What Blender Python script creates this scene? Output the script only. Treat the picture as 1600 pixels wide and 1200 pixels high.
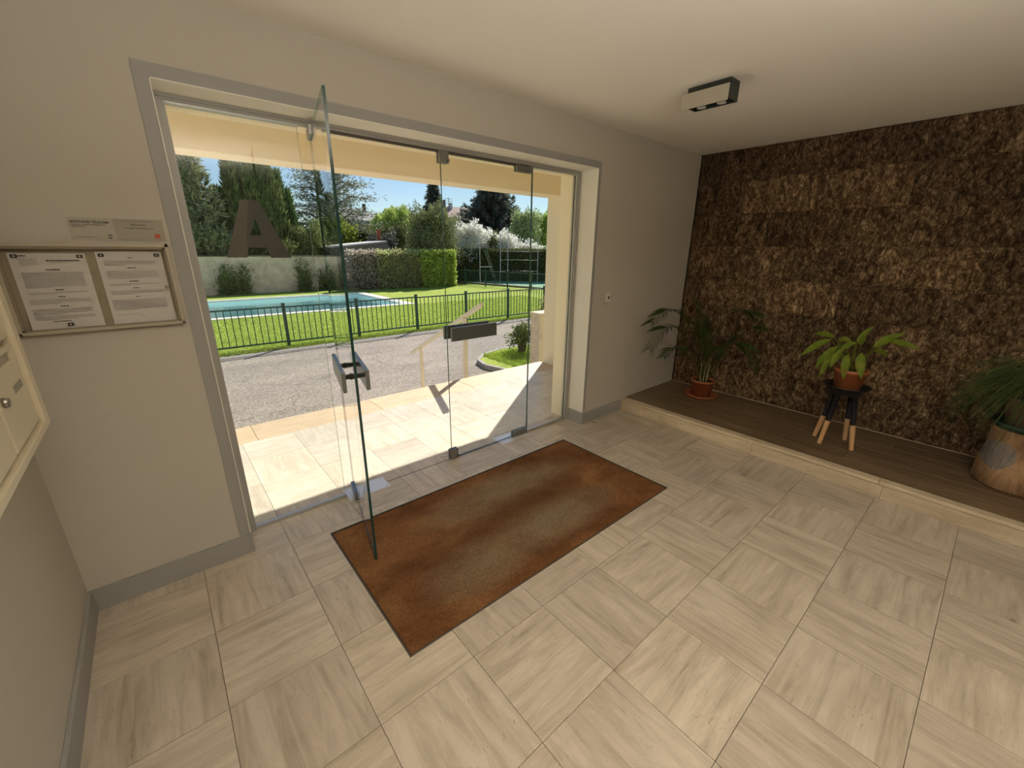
import bpy, bmesh, math, random
import numpy as np
from mathutils import Vector, Matrix, noise as mnoise
random.seed(7)
RNG = np.random.default_rng(11)
for o in list(bpy.data.objects):
    bpy.data.objects.remove(o)
SC = bpy.context.scene
COL = SC.collection
PI = math.pi

# ------------------------------------------------------------------ camera
cam_d = bpy.data.cameras.new('camera')
cam_d.sensor_width = 36.0
cam_d.sensor_fit = 'HORIZONTAL'
cam_d.lens = 644.65 / 1600 * 36.0
cam_d.clip_start = 0.05
cam_d.clip_end = 600
cam = bpy.data.objects.new('camera', cam_d)
COL.objects.link(cam)
RX = Vector((0.7628, -0.64655, 0.01029)); RY = Vector((-0.19414, -0.24417, -0.9501)); RZ = Vector((0.6168, 0.72274, -0.31178))
cam.matrix_world = Matrix(((RX.x, -RY.x, -RZ.x, 0.46198), (RX.y, -RY.y, -RZ.y, -2.35074), (RX.z, -RY.z, -RZ.z, 1.6), (0, 0, 0, 1)))
SC.camera = cam

# ------------------------------------------------------------------ light
SUN_AZ = Vector((0.818, 0.5754)); SUN_EL = math.radians(39.6)
world = bpy.data.worlds.new('world'); SC.world = world
world.use_nodes = True
wn = world.node_tree
for n in list(wn.nodes): wn.nodes.remove(n)
sky = wn.nodes.new('ShaderNodeTexSky'); sky.sky_type = 'NISHITA'; sky.sun_disc = False
sky.sun_elevation = SUN_EL
sky.sun_rotation = math.atan2(SUN_AZ.x, SUN_AZ.y)
sky.air_density = 1.0; sky.dust_density = 0.2; sky.ozone_density = 1.0
bg = wn.nodes.new('ShaderNodeBackground'); bg.inputs['Strength'].default_value = 0.075
wo = wn.nodes.new('ShaderNodeOutputWorld')
tint = wn.nodes.new('ShaderNodeMix'); tint.data_type = 'RGBA'; tint.blend_type = 'MULTIPLY'; tint.inputs[0].default_value = 1.0; tint.inputs[7].default_value = (0.86, 0.96, 1.06, 1)
wn.links.new(sky.outputs[0], tint.inputs[6]); wn.links.new(tint.outputs[2], bg.inputs[0]); wn.links.new(bg.outputs[0], wo.inputs[0])
sd = bpy.data.lights.new('sun', 'SUN'); sd.energy = 5.5; sd.angle = math.radians(0.55); sd.color = (1.0, 0.955, 0.87)
sun = bpy.data.objects.new('sun', sd); COL.objects.link(sun)
sdir = Vector((SUN_AZ.x * math.cos(SUN_EL), SUN_AZ.y * math.cos(SUN_EL), math.sin(SUN_EL)))
sun.rotation_euler = sdir.to_track_quat('Z', 'Y').to_euler(); sun.location = (8, 8, 9)
# added fill lights behind the camera, without fixtures: an uplight and small spots
d_ = bpy.data.lights.new('fill_uplight', 'AREA'); d_.shape = 'RECTANGLE'; d_.size = 1.8; d_.size_y = 0.9; d_.energy = 70; d_.color = (1.0, 0.93, 0.825)
o_ = bpy.data.objects.new('fill_uplight', d_); COL.objects.link(o_); o_.location = (0.95, -3.0, 1.78); o_.rotation_euler = (math.radians(180), 0, 0)
for x_, y_ in ((0.5, -2.9), (0.5, -3.8), (0.5, -4.7)):
    d_ = bpy.data.lights.new('fill_spot', 'SPOT'); d_.energy = 7; d_.shadow_soft_size = 0.05; d_.spot_size = math.radians(150); d_.spot_blend = 1.0; d_.color = (1.0, 0.93, 0.825)
    o_ = bpy.data.objects.new('fill_spot', d_); COL.objects.link(o_); o_.location = (x_, y_, 2.48)
SC.view_settings.view_transform = 'Standard'; SC.view_settings.look = 'None'
SC.view_settings.exposure = 0.35; SC.view_settings.gamma = 1.0
SC.view_settings.use_curve_mapping = False
SC.cycles.max_bounces = 12; SC.cycles.diffuse_bounces = 6; SC.cycles.transparent_max_bounces = 24

# ------------------------------------------------------------------ helpers
def link(o, parent=None):
    COL.objects.link(o)
    if parent is not None: o.parent = parent
    return o
def tag(o, label=None, cat=None, group=None, kind=None):
    if label: o['label'] = label
    if cat: o['category'] = cat
    if group: o['group'] = group
    if kind: o['kind'] = kind
    return o
def empty(name, loc=(0, 0, 0), rz=0.0, **k):
    o = bpy.data.objects.new(name, None); o.empty_display_size = 0.1
    o.location = loc; o.rotation_euler = (0, 0, rz); link(o)
    return tag(o, **k)
def obj(name, bm, m, parent=None, loc=None, smooth=False, **k):
    me = bpy.data.meshes.new(name)
    if smooth:
        for f in bm.faces: f.smooth = True
    bm.to_mesh(me); bm.free()
    for mm in (m if isinstance(m, (list, tuple)) else [m]): me.materials.append(mm)
    o = bpy.data.objects.new(name, me)
    if loc: o.location = loc
    link(o, parent)
    return tag(o, **k)
def inst(name, me, parent=None, loc=(0, 0, 0), rot=(0, 0, 0), scale=(1, 1, 1), **k):
    o = bpy.data.objects.new(name, me); o.location = loc; o.rotation_euler = rot; o.scale = scale
    link(o, parent)
    return tag(o, **k)
def B(): return bmesh.new()
def box(bm, a, b, bev=0.0, mi=0):
    x0, y0, z0 = a; x1, y1, z1 = b
    r = bmesh.ops.create_cube(bm, size=1.0)
    vs = r['verts']
    bmesh.ops.scale(bm, vec=(abs(x1 - x0), abs(y1 - y0), abs(z1 - z0)), verts=vs)
    bmesh.ops.translate(bm, vec=((x0 + x1) / 2, (y0 + y1) / 2, (z0 + z1) / 2), verts=vs)
    fs = set(f for v in vs for f in v.link_faces)
    for f in fs: f.material_index = mi
    if bev > 0:
        es = list(set(e for v in vs for e in v.link_edges))
        bmesh.ops.bevel(bm, geom=es, offset=bev, segments=2, profile=0.5, affect='EDGES')
    return bm
def bx(name, a, b, m, parent=None, bev=0.0, **k):
    return obj(name, box(B(), a, b, bev), m, parent, **k)
def tube(bm, pts, radii, seg=8, caps=True, mi=0):
    pts = [Vector(p) for p in pts]
    if not isinstance(radii, (list, tuple)): radii = [radii] * len(pts)
    rings = []
    for i, p in enumerate(pts):
        t = (pts[min(i + 1, len(pts) - 1)] - pts[max(i - 1, 0)]).normalized()
        up = Vector((0, 0, 1)) if abs(t.z) < 0.93 else Vector((1, 0, 0))
        u = t.cross(up).normalized(); w = t.cross(u)
        rings.append([bm.verts.new(p + (u * math.cos(2 * PI * k / seg) + w * math.sin(2 * PI * k / seg)) * radii[i]) for k in range(seg)])
    for a, b in zip(rings, rings[1:]):
        for k in range(seg):
            f = bm.faces.new((a[k], a[(k + 1) % seg], b[(k + 1) % seg], b[k])); f.smooth = True; f.material_index = mi
    if caps:
        for r in (rings[0], rings[-1]):
            f = bm.faces.new(r); f.material_index = mi
    return bm
def lathe(bm, prof, seg=40, c=(0, 0, 0), mi=0, wob=None):
    rings = []
    for r, z in prof:
        ring = []
        for k in range(seg):
            a = 2 * PI * k / seg
            rr = r * (wob(a, z) if wob else 1)
            ring.append(bm.verts.new((c[0] + rr * math.cos(a), c[1] + rr * math.sin(a), c[2] + z)))
        rings.append(ring)
    for a, b in zip(rings, rings[1:]):
        for k in range(seg):
            f = bm.faces.new((a[k], a[(k + 1) % seg], b[(k + 1) % seg], b[k])); f.smooth = True; f.material_index = mi
    if prof[0][0] > 1e-4:
        bm.faces.new(list(reversed(rings[0])))
    if prof[-1][0] > 1e-4:
        bm.faces.new(rings[-1])
    return bm
def prism(bm, poly, z0, z1, mi=0):
    lo = [bm.verts.new((p[0], p[1], z0)) for p in poly]; hi = [bm.verts.new((p[0], p[1], z1)) for p in poly]
    bm.faces.new(hi).material_index = mi; bm.faces.new(list(reversed(lo))).material_index = mi
    n = len(poly)
    for i in range(n):
        bm.faces.new((lo[i], lo[(i + 1) % n], hi[(i + 1) % n], hi[i])).material_index = mi
    bmesh.ops.recalc_face_normals(bm, faces=bm.faces[:])
    return bm
def xzprism(bm, poly, y0, y1):
    lo = [bm.verts.new((p[0], y0, p[1])) for p in poly]; hi = [bm.verts.new((p[0], y1, p[1])) for p in poly]
    bm.faces.new(hi); bm.faces.new(list(reversed(lo)))
    n = len(poly)
    for i in range(n): bm.faces.new((lo[i], lo[(i + 1) % n], hi[(i + 1) % n], hi[i]))
    bmesh.ops.recalc_face_normals(bm, faces=bm.faces[:])
    return bm
def fastmesh(name, V, F, mats, mi=None, smooth=False):
    """V (n,3), F (m,k) all faces k-gons"""
    V = np.asarray(V, np.float32).reshape(-1, 3); F = np.asarray(F, np.int32)
    me = bpy.data.meshes.new(name)
    m, k = F.shape
    me.vertices.add(len(V)); me.vertices.foreach_set('co', V.ravel())
    me.loops.add(m * k); me.loops.foreach_set('vertex_index', F.ravel())
    me.polygons.add(m); me.polygons.foreach_set('loop_start', np.arange(m, dtype=np.int32) * k)
    try: me.polygons.foreach_set('loop_total', np.full(m, k, np.int32))
    except Exception: pass
    for mm in mats: me.materials.append(mm)
    if mi is not None: me.polygons.foreach_set('material_index', np.asarray(mi, np.int32))
    me.update(calc_edges=True)
    me.validate()
    return me

# ------------------------------------------------------------------ materials
def mat(name, col=(0.5, 0.5, 0.5), rough=0.6, metal=0.0, spec=0.5, **k):
    m = bpy.data.materials.new(name); m.use_nodes = True
    b = m.node_tree.nodes['Principled BSDF']
    b.inputs['Base Color'].default_value = (*col, 1); b.inputs['Roughness'].default_value = rough
    b.inputs['Metallic'].default_value = metal; b.inputs['Specular IOR Level'].default_value = spec
    return m
def N(m, t, **k):
    n = m.node_tree.nodes.new(t)
    for a, v in k.items():
        if a in n.inputs: n.inputs[a].default_value = v
        else: setattr(n, a, v)
    return n
def L(m, a, b): m.node_tree.links.new(a, b)
def BS(m): return m.node_tree.nodes['Principled BSDF']
def coords(m, kind='Object', scale=(1, 1, 1), rot=(0, 0, 0), rnd=False):
    tc = N(m, 'ShaderNodeTexCoord'); mp = N(m, 'ShaderNodeMapping')
    mp.inputs['Scale'].default_value = scale; mp.inputs['Rotation'].default_value = rot
    src = tc.outputs[kind]
    if rnd:
        oi = N(m, 'ShaderNodeObjectInfo'); ml = N(m, 'ShaderNodeVectorMath', operation='SCALE')
        cx = N(m, 'ShaderNodeCombineXYZ'); L(m, oi.outputs['Random'], cx.inputs[0]); L(m, oi.outputs['Random'], cx.inputs[1]); L(m, oi.outputs['Random'], cx.inputs[2])
        L(m, cx.outputs[0], ml.inputs[0]); ml.inputs['Scale'].default_value = 37.0
        ad_ = N(m, 'ShaderNodeVectorMath', operation='ADD'); L(m, src, ad_.inputs[0]); L(m, ml.outputs[0], ad_.inputs[1]); src = ad_.outputs[0]
    L(m, src, mp.inputs[0])
    return mp.outputs[0]
def noise(m, vec, scale=5, detail=6, rough=0.6, dist=0.0):
    n = N(m, 'ShaderNodeTexNoise'); n.inputs['Scale'].default_value = scale; n.inputs['Detail'].default_value = detail
    n.inputs['Roughness'].default_value = rough; n.inputs['Distortion'].default_value = dist
    if vec is not None: L(m, vec, n.inputs['Vector'])
    return n.outputs['Fac']
def ramp(m, fac, stops, interp='LINEAR'):
    r = N(m, 'ShaderNodeValToRGB'); cr = r.color_ramp; cr.interpolation = interp
    while len(cr.elements) < len(stops): cr.elements.new(0.5)
    for e, (p, c) in zip(cr.elements, stops):
        e.position = p; e.color = (*c, 1) if len(c) == 3 else c
    L(m, fac, r.inputs[0]); return r.outputs[0]
def mixc(m, fac, a, b, mode='MIX'):
    n = N(m, 'ShaderNodeMix', data_type='RGBA', blend_type=mode)
    for s, v in ((0, fac), (6, a), (7, b)):
        if isinstance(v, (int, float)): n.inputs[s].default_value = v
        elif isinstance(v, tuple): n.inputs[s].default_value = (*v, 1)
        else: L(m, v, n.inputs[s])
    return n.outputs[2]
def math_(m, op, a, b=0.0, clamp=False):
    n = N(m, 'ShaderNodeMath', operation=op); n.use_clamp = clamp
    for s, v in ((0, a), (1, b)):
        if isinstance(v, (int, float)): n.inputs[s].default_value = v
        else: L(m, v, n.inputs[s])
    return n.outputs[0]
def bump(m, h, strength=0.3, dist=0.01):
    b = N(m, 'ShaderNodeBump'); b.inputs['Strength'].default_value = strength; b.inputs['Distance'].default_value = dist
    L(m, h, b.inputs['Height']); L(m, b.outputs[0], BS(m).inputs['Normal'])
def noisy(name, c1, c2, scale=4, rough=0.7, bs=0.15, bd=0.003, bscale=60, kind='Object', lo=0.3, hi=0.7, metal=0.0, spec=0.5, detail=5):
    m = mat(name, c1, rough, metal, spec)
    v = coords(m, kind)
    L(m, ramp(m, noise(m, v, scale, detail), [(lo, c1), (hi, c2)]), BS(m).inputs['Base Color'])
    if bs > 0: bump(m, noise(m, v, bscale, 4), bs, bd)
    return m

def travertine(name, along='X', c=(0.625, 0.555, 0.455), d=(0.40, 0.34, 0.262), rough=0.28, outdoor=False):
    m = mat(name, c, rough)
    st = (1.6, 15, 8) if along == 'X' else (15, 1.6, 8)
    v = coords(m, 'Object', st, rnd=True)
    v2 = coords(m, 'Object', (3.5, 3.5, 3.5), rnd=True)
    band = noise(m, v, 1.3, 9, 0.68, 0.6)
    col = ramp(m, band, [(0.32, d), (0.47, tuple((a * .45 + b * .55) for a, b in zip(d, c))), (0.6, c), (0.78, tuple(min(1, a * 1.07) for a in c))])
    cloud = noise(m, v2, 1.2, 5, 0.6, 1.0)
    col = mixc(m, 0.55, col, ramp(m, cloud, [(0.35, (0.80, 0.79, 0.76)), (0.65, (1.0, 1.0, 1.0))]), 'MULTIPLY')
    fv = coords(m, 'Object', (14, 60, 30) if along == 'X' else (60, 14, 30), rnd=True)
    pit = noise(m, fv, 2.2, 3, 0.6)
    patch = ramp(m, noise(m, v2, 1.6, 3), [(0.45, (0, 0, 0)), (0.62, (1, 1, 1))])
    pits = math_(m, 'MULTIPLY', ramp(m, pit, [(0.62, (0, 0, 0)), (0.69, (1, 1, 1))]), patch)
    col = mixc(m, pits, col, (0.36, 0.30, 0.22))
    oi = N(m, 'ShaderNodeObjectInfo')
    tone = ramp(m, oi.outputs['Random'], [(0, (0.87, 0.86, 0.85)), (0.5, (0.97, 0.96, 0.94)), (1, (1, 0.985, 0.95))])
    col = mixc(m, 1.0, col, tone, 'MULTIPLY')
    L(m, col, BS(m).inputs['Base Color'])
    L(m, math_(m, 'ADD', math_(m, 'MULTIPLY', band, 0.22), rough - 0.08), BS(m).inputs['Roughness'])
    h = math_(m, 'SUBTRACT', math_(m, 'MULTIPLY', band, 0.3), pits)
    bump(m, h, 0.22, 0.002)
    return m
TRX = travertine('travertine_grain_x', 'X'); TRY = travertine('travertine_grain_y', 'Y')
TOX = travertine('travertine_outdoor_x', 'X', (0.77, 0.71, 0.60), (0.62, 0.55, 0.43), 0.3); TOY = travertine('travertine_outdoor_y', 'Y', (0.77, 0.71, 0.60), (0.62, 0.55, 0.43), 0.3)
KERB = travertine('warm_limestone', 'X', (0.70, 0.545, 0.36), (0.58, 0.44, 0.28), 0.5)
LIP = travertine('travertine_lip', 'Y', (0.70, 0.60, 0.44), (0.52, 0.43, 0.30), 0.4)
GROUT = noisy('grout', (0.40, 0.34, 0.26), (0.26, 0.22, 0.17), 8, 0.9)
WALL = noisy('wall_paint', (0.50, 0.465, 0.40), (0.52, 0.485, 0.415), 2, 0.85, 0.06, 0.0015, 220, spec=0.25)
CEIL = noisy('ceiling_paint', (0.87, 0.835, 0.775), (0.89, 0.855, 0.795), 2, 0.9, 0.04, 0.001, 180, spec=0.2)
TRIM = noisy('grey_trim_paint', (0.32, 0.31, 0.29), (0.34, 0.33, 0.31), 3, 0.55, 0.02, 0.001, 150)
REVEAL = noisy('cream_reveal_paint', (0.76, 0.74, 0.66), (0.79, 0.77, 0.69), 3, 0.6, 0.03, 0.001, 150)
ALU = mat('brushed_aluminium', (0.50, 0.50, 0.48), 0.38, 0.75)
ALUD = noisy('satin_frame', (0.38, 0.37, 0.34), (0.42, 0.41, 0.38), 6, 0.45, 0.0, metal=0.2)
STEEL = mat('polished_steel', (0.80, 0.79, 0.78), 0.35, 0.45)
LOCKM = mat('lock_metal', (0.36, 0.34, 0.31), 0.3, 0.9)
PATCH = mat('satin_patch_metal', (0.30, 0.30, 0.29), 0.35, 0.9)
HANDLE = mat('anodised_handle', (0.17, 0.18, 0.17), 0.3, 0.5)
BLACK = mat('black_rubber', (0.02, 0.02, 0.02), 0.6)
RENDER = noisy('cream_render', (0.90, 0.81, 0.62), (0.93, 0.84, 0.66), 2.5, 0.9, 0.4, 0.004, 160, spec=0.2)
BEAMM = noisy('beam_render', (0.93, 0.84, 0.66), (0.94, 0.86, 0.69), 1.2, 0.9, 0.15, 0.003, 120, spec=0.2)

def glassmat(name, tint=(0.93, 0.97, 0.94), refl=1.0, rough=0.0):
    m = bpy.data.materials.new(name); m.use_nodes = True
    nt = m.node_tree; nt.nodes.remove(nt.nodes['Principled BSDF'])
    out = nt.nodes['Material Output']
    t = nt.nodes.new('ShaderNodeBsdfTransparent'); t.inputs[0].default_value = (*tint, 1)
    g = nt.nodes.new('ShaderNodeBsdfGlossy'); g.inputs['Roughness'].default_value = rough; g.inputs[0].default_value = (refl, refl, refl, 1)
    f = nt.nodes.new('ShaderNodeFresnel'); f.inputs['IOR'].default_value = 1.42
    x = nt.nodes.new('ShaderNodeMixShader')
    geo = nt.nodes.new('ShaderNodeNewGeometry'); inv = nt.nodes.new('ShaderNodeMath'); inv.operation = 'SUBTRACT'; inv.inputs[0].default_value = 1.0
    nt.links.new(geo.outputs['Backfacing'], inv.inputs[1])
    ml = nt.nodes.new('ShaderNodeMath'); ml.operation = 'MULTIPLY'
    nt.links.new(f.outputs[0], ml.inputs[0]); nt.links.new(inv.outputs[0], ml.inputs[1])
    nt.links.new(ml.outputs[0], x.inputs[0]); nt.links.new(t.outputs[0], x.inputs[1]); nt.links.new(g.outputs[0], x.inputs[2])
    nt.links.new(x.outputs[0], out.inputs[0])
    return m
GLASS = glassmat('clear_glass', (0.975, 0.985, 0.978))
GEDGE = mat('green_glass_edge', (0.012, 0.05, 0.042), 0.12)
GEDGE2 = mat('pale_glass_edge', (0.20, 0.27, 0.24), 0.2)
WATER = glassmat('pool_water', (0.90, 0.99, 0.98), 1.0, 0.03)

# ------------------------------------------------------------------ room dimensions
XL, XR, ZC = -0.032, 4.997, 2.525
OX0, OX1, OH = 0.603, 3.348, 2.216      # opening in the front wall
PX, PZ = 3.969, 0.122                   # platform
YB = -6.0                               # rear wall
ZG = -0.9                               # garden ground
EXT = 0.39                              # front wall thickness
MX0, MX1, MY0, MY1 = 0.976, 2.962, -0.129, -1.125
TX1 = 4.66; TX0 = -0.7                  # terrace
TY = 1.53; TE = 1.93

# walls
def front_wall():
    b = B()
    box(b, (XL - 0.2, 0, -0.1), (OX0 - 0.0, EXT, 2.95)); box(b, (OX1, 0, -0.1), (XR + 0.3, EXT, 2.95)); box(b, (OX0, 0, OH), (OX1, EXT, 2.95))
    return b
fw = obj('wall_front', front_wall(), WALL, kind='structure', label='plain greige plaster wall around the glass entrance')
bx('wall_left', (XL - 0.2, YB, -0.1), (XL, 0, ZC + 0.1), WALL, kind='structure')
bx('wall_back', (XL - 0.2, YB - 0.2, -0.1), (XR + 0.3, YB, ZC + 0.1), WALL, kind='structure')
wr = bx('wall_right', (XR + 0.02, YB, -0.1), (XR + 0.3, 0, ZC + 0.1), mat('wall_core', (0.10, 0.075, 0.05), 0.9), kind='structure', label='feature wall clad in dark brown bark-like panels')
bx('ceiling', (XL - 0.2, YB - 0.2, ZC), (XR + 0.3, 0, ZC + 0.2), CEIL, kind='structure')
# outside skin of the front wall
b = B(); box(b, (XL - 1.5, EXT, -0.9), (OX0 + 0.02, EXT + 0.012, 2.95)); box(b, (OX1 + 0.01, EXT, -0.9), (TX1 + 0.3, EXT + 0.012, 2.95)); box(b, (OX0, EXT, OH), (OX1, EXT + 0.012, 2.95))
box(b, (OX1 - 0.001, 0.235, 0.0), (OX1 + 0.012, EXT + 0.012, OH)); box(b, (OX0 - 0.01, 0.235, 0.0), (OX0 + 0.03, EXT + 0.012, OH)); box(b, (OX0, 0.235, OH - 0.02), (OX1, EXT, OH + 0.01))
obj('wall_outside', b, RENDER, kind='structure')

# reveal lining
bx('trim_1', (OX0, 0.0, OH - 0.004), (OX1, 0.165, OH), REVEAL, kind='structure')
b = B(); box(b, (OX0, 0.0, 0.12), (OX0 + 0.004, 0.165, OH - 0.004)); box(b, (OX1 - 0.004, 0.0, 0.12), (OX1, 0.165, OH - 0.004))
obj('trim_2', b, REVEAL, kind='structure')
# casing (painted band round the opening)
b = B(); box(b, (0.556, -0.006, 0.12), (OX0, 0.0, 2.266)); box(b, (OX1, -0.006, 0.12), (3.383, 0.0, 2.266)); box(b, (OX0, -0.006, OH), (OX1, 0.0, 2.266))
obj('trim_3', b, TRIM, kind='structure')
b = B(); box(b, (OX0, -0.009, 0.12), (OX0 + 0.004, 0.0, OH)); box(b, (OX1 - 0.004, -0.009, 0.12), (OX1, 0, OH)); box(b, (OX0, -0.009, OH - 0.004), (OX1, 0, OH))
obj('trim_4', b, REVEAL, kind='structure')
# baseboards
b = B(); box(b, (XL + 0.012, -0.012, 0), (OX0 - 0.001, 0.0, 0.112), 0.002); box(b, (OX0 - 0.012, -0.012, 0), (OX0 + 0.006, 0.165, 0.12), 0.002)
obj('baseboard_front', b, TRIM, kind='structure')
b = B(); box(b, (OX1 + 0.012, -0.012, 0), (PX, 0.0, 0.112), 0.002); box(b, (OX1 - 0.006, -0.012, 0), (OX1 + 0.012, 0.165, 0.12), 0.002)
obj('baseboard_right', b, TRIM, kind='structure')
b = B(); box(b, (XL, YB, 0), (XL + 0.014, 0.0, 0.112), 0.002)
obj('baseboard_left', b, TRIM, kind='structure')

# ------------------------------------------------------------------ floors
GX0, GPX, GY0, GPY = 0.375, 0.3985, -0.082, 0.4045
HOLE = (MX0 - 0.006, MX1 + 0.006, MY1 - 0.006, MY0 + 0.006)
def allowed(x, y):
    if HOLE[0] < x < HOLE[1] and HOLE[2] < y < HOLE[3]: return False
    if y < 0: return XL < x < PX and y > YB
    if y < EXT: return OX0 < x < OX1
    return TX0 < x < TX1 and y < TY
KX = [XL, PX, OX0, OX1, HOLE[0], HOLE[1], TX0, TX1]; KY = [0, EXT, HOLE[2], HOLE[3], TY, YB]
def tile(parent, x0, x1, y0, y1, m, name='tile', z0=-0.02, z1=0.0, g=0.0011):
    x0 += g; x1 -= g; y0 += g; y1 -= g
    cx, cy = (x0 + x1) / 2, (y0 + y1) / 2
    xs = sorted(set([x0, x1] + [k for k in KX if x0 < k < x1])); ys = sorted(set([y0, y1] + [k for k in KY if y0 < k < y1]))
    bm = B(); V = {}
    def vv(i, j):
        if (i, j) not in V: V[(i, j)] = bm.verts.new((xs[i] - cx, ys[j] - cy, z1))
        return V[(i, j)]
    n = 0
    for i in range(len(xs) - 1):
        for j in range(len(ys) - 1):
            if allowed((xs[i] + xs[i + 1]) / 2, (ys[j] + ys[j + 1]) / 2):
                bm.faces.new((vv(i, j), vv(i + 1, j), vv(i + 1, j + 1), vv(i, j + 1))); n += 1
    if n == 0: bm.free(); return None
    if n > 1: bmesh.ops.dissolve_limit(bm, angle_limit=0.01, verts=bm.verts[:], edges=bm.edges[:])
    r = bmesh.ops.extrude_face_region(bm, geom=bm.faces[:])
    vs = [e for e in r['geom'] if isinstance(e, bmesh.types.BMVert)]
    bmesh.ops.translate(bm, vec=(0, 0, z0 - z1), verts=vs)
    bmesh.ops.recalc_face_normals(bm, faces=bm.faces[:])
    return obj(name, bm, m, parent, loc=(cx, cy, 0))
fl = bx('floor', (XL, YB, -0.1), (PX + 0.5, 0.3, -0.012), GROUT, kind='structure', label='polished travertine floor with square tiles of turned grain')
te = empty('terrace', (0, 0, 0), kind='structure', label='sunlit travertine terrace outside the glass doors')
bx('bed', (TX0, 0.3, -0.9), (TX1, TE - 0.01, -0.012), GROUT, te)
for i in range(-3, 12):
    for j in range(-5, 15):
        x0 = GX0 + i * GPX; y1 = GY0 - j * GPY; y0 = y1 - GPY
        if x0 > TX1 or x0 + GPX < TX0: continue
        if y0 < -5.2: continue
        outd = y0 > 0.2
        if outd: m = TOY if (i + j) % 2 == 0 else TOX
        else: m = TRY if (i + j) % 2 == 0 else TRX
        if y0 > 0.3 and y1 > TY - 0.06: y1 = TY
        if y0 > TY - 0.1: continue
        tile(te if outd else fl, x0, x0 + GPX, y0, y1, m)
# kerb slabs on the terrace edge
for a, c_ in ((TX0, -0.24), (-0.24, 0.897), (0.897, 2.03), (2.03, 3.175), (3.175, TX1)):
    w = c_ - a
    obj('kerb_stone', box(B(), (-w / 2 + .001, -0.2, -0.035), (w / 2 - .001, 0.2, 0.0), 0.004), KERB, te, loc=((a + c_) / 2, (TY + TE) / 2 + .001, 0))
# steps down
for k in range(5):
    s = bx('step', (0.3, TE - 0.01 + 0.0 * k, ZG), (3.62, TE + 0.3 * (k + 1), -0.15 * (k + 1)), KERB, te) if k == 0 else bx('step', (0.3, TE + 0.3 * k, ZG), (3.62, TE + 0.3 * (k + 1), -0.15 * (k + 1)), KERB, te)

# ------------------------------------------------------------------ mat in its well
def coir():
    m = mat('brown_coir', (0.2, 0.09, 0.03), 0.95, spec=0.1)
    v = coords(m, 'Object')
    n1 = noise(m, coords(m, 'Object', (1.0, 1.6, 1)), 2.2, 6, 0.6, 0.4)
    # worn greyish track where people walk: two soft lobes either side of the middle
    sx = N(m, 'ShaderNodeSeparateXYZ'); L(m, v, sx.inputs[0])
    def lobe(cx, cy, rx, ry):
        a = math_(m, 'POWER', math_(m, 'DIVIDE', math_(m, 'SUBTRACT', sx.outputs[0], cx), rx), 2.0)
        c = math_(m, 'POWER', math_(m, 'DIVIDE', math_(m, 'SUBTRACT', sx.outputs[1], cy), ry), 2.0)
        return math_(m, 'SUBTRACT', 1.0, math_(m, 'ADD', a, c), clamp=True)
    def absn(val): return math_(m, 'ABSOLUTE', val)
    w = math_(m, 'MAXIMUM', lobe(0.10, 0.22, 0.75, 0.22), math_(m, 'MAXIMUM', lobe(0.12, -0.24, 0.62, 0.2), lobe(-0.45, -0.26, 0.4, 0.2)))
    w = math_(m, 'MULTIPLY', w, ramp(m, n1, [(0.3, (0.35, 0.35, 0.35)), (0.6, (1, 1, 1))]))
    base = ramp(m, n1, [(0.28, (0.10, 0.042, 0.016)), (0.48, (0.19, 0.088, 0.034)), (0.66, (0.28, 0.142, 0.06)), (0.8, (0.34, 0.19, 0.085))])
    c = mixc(m, math_(m, 'MULTIPLY', w, 1.15, clamp=True), base, (0.25, 0.19, 0.115))
    dk = lobe(0.0, -0.02, 0.7, 0.16)
    c = mixc(m, math_(m, 'MULTIPLY', dk, 0.55), c, (0.11, 0.06, 0.028))
    fib = noise(m, coords(m, 'Object', (55, 120, 60)), 1.6, 4, 0.8)
    c = mixc(m, 0.8, c, ramp(m, fib, [(0.32, (0.40, 0.38, 0.36)), (0.68, (1.5, 1.45, 1.35))]), 'MULTIPLY')
    L(m, c, BS(m).inputs['Base Color'])
    bump(m, fib, 0.8, 0.006)
    return m
mt = empty('doormat', ((MX0 + MX1) / 2, (MY0 + MY1) / 2, 0), label='large brown coir doormat sunk in the floor before the glass doors', cat='doormat')
hw, hd = (MX1 - MX0) / 2, (MY0 - MY1) / 2
bm = B()
bmesh.ops.create_grid(bm, x_segments=120, y_segments=60, size=0.5)
for v in bm.verts:
    v.co.x *= 2 * hw - 0.012; v.co.y *= 2 * hd - 0.012
    e = min(hw - abs(v.co.x), hd - abs(v.co.y))
    v.co.z = 0.004 + 0.0025 * mnoise.noise(Vector((v.co.x * 14, v.co.y * 14, 3))) - (0.006 if e < 0.01 else 0)
obj('fibre_pile', bm, coir(), mt, smooth=True)
bx('backing', (-hw + .004, -hd + .004, -0.011), (hw - .004, hd - .004, -0.004), mat('mat_backing', (0.05, 0.03, 0.02), 0.9), mt)
FRM = mat('mat_frame', (0.16, 0.14, 0.12), 0.5, 0.6)
for a, c_ in (((-hw - .004, -hd - .004, -.011), (hw + .004, -hd, .002)), ((-hw - .004, hd, -.011), (hw + .004, hd + .004, .002)), ((-hw - .004, -hd, -.011), (-hw, hd, .002)), ((hw, -hd, -.011), (hw + .004, hd, .002))):
    bx('frame_strip', a, c_, FRM, mt)

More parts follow.
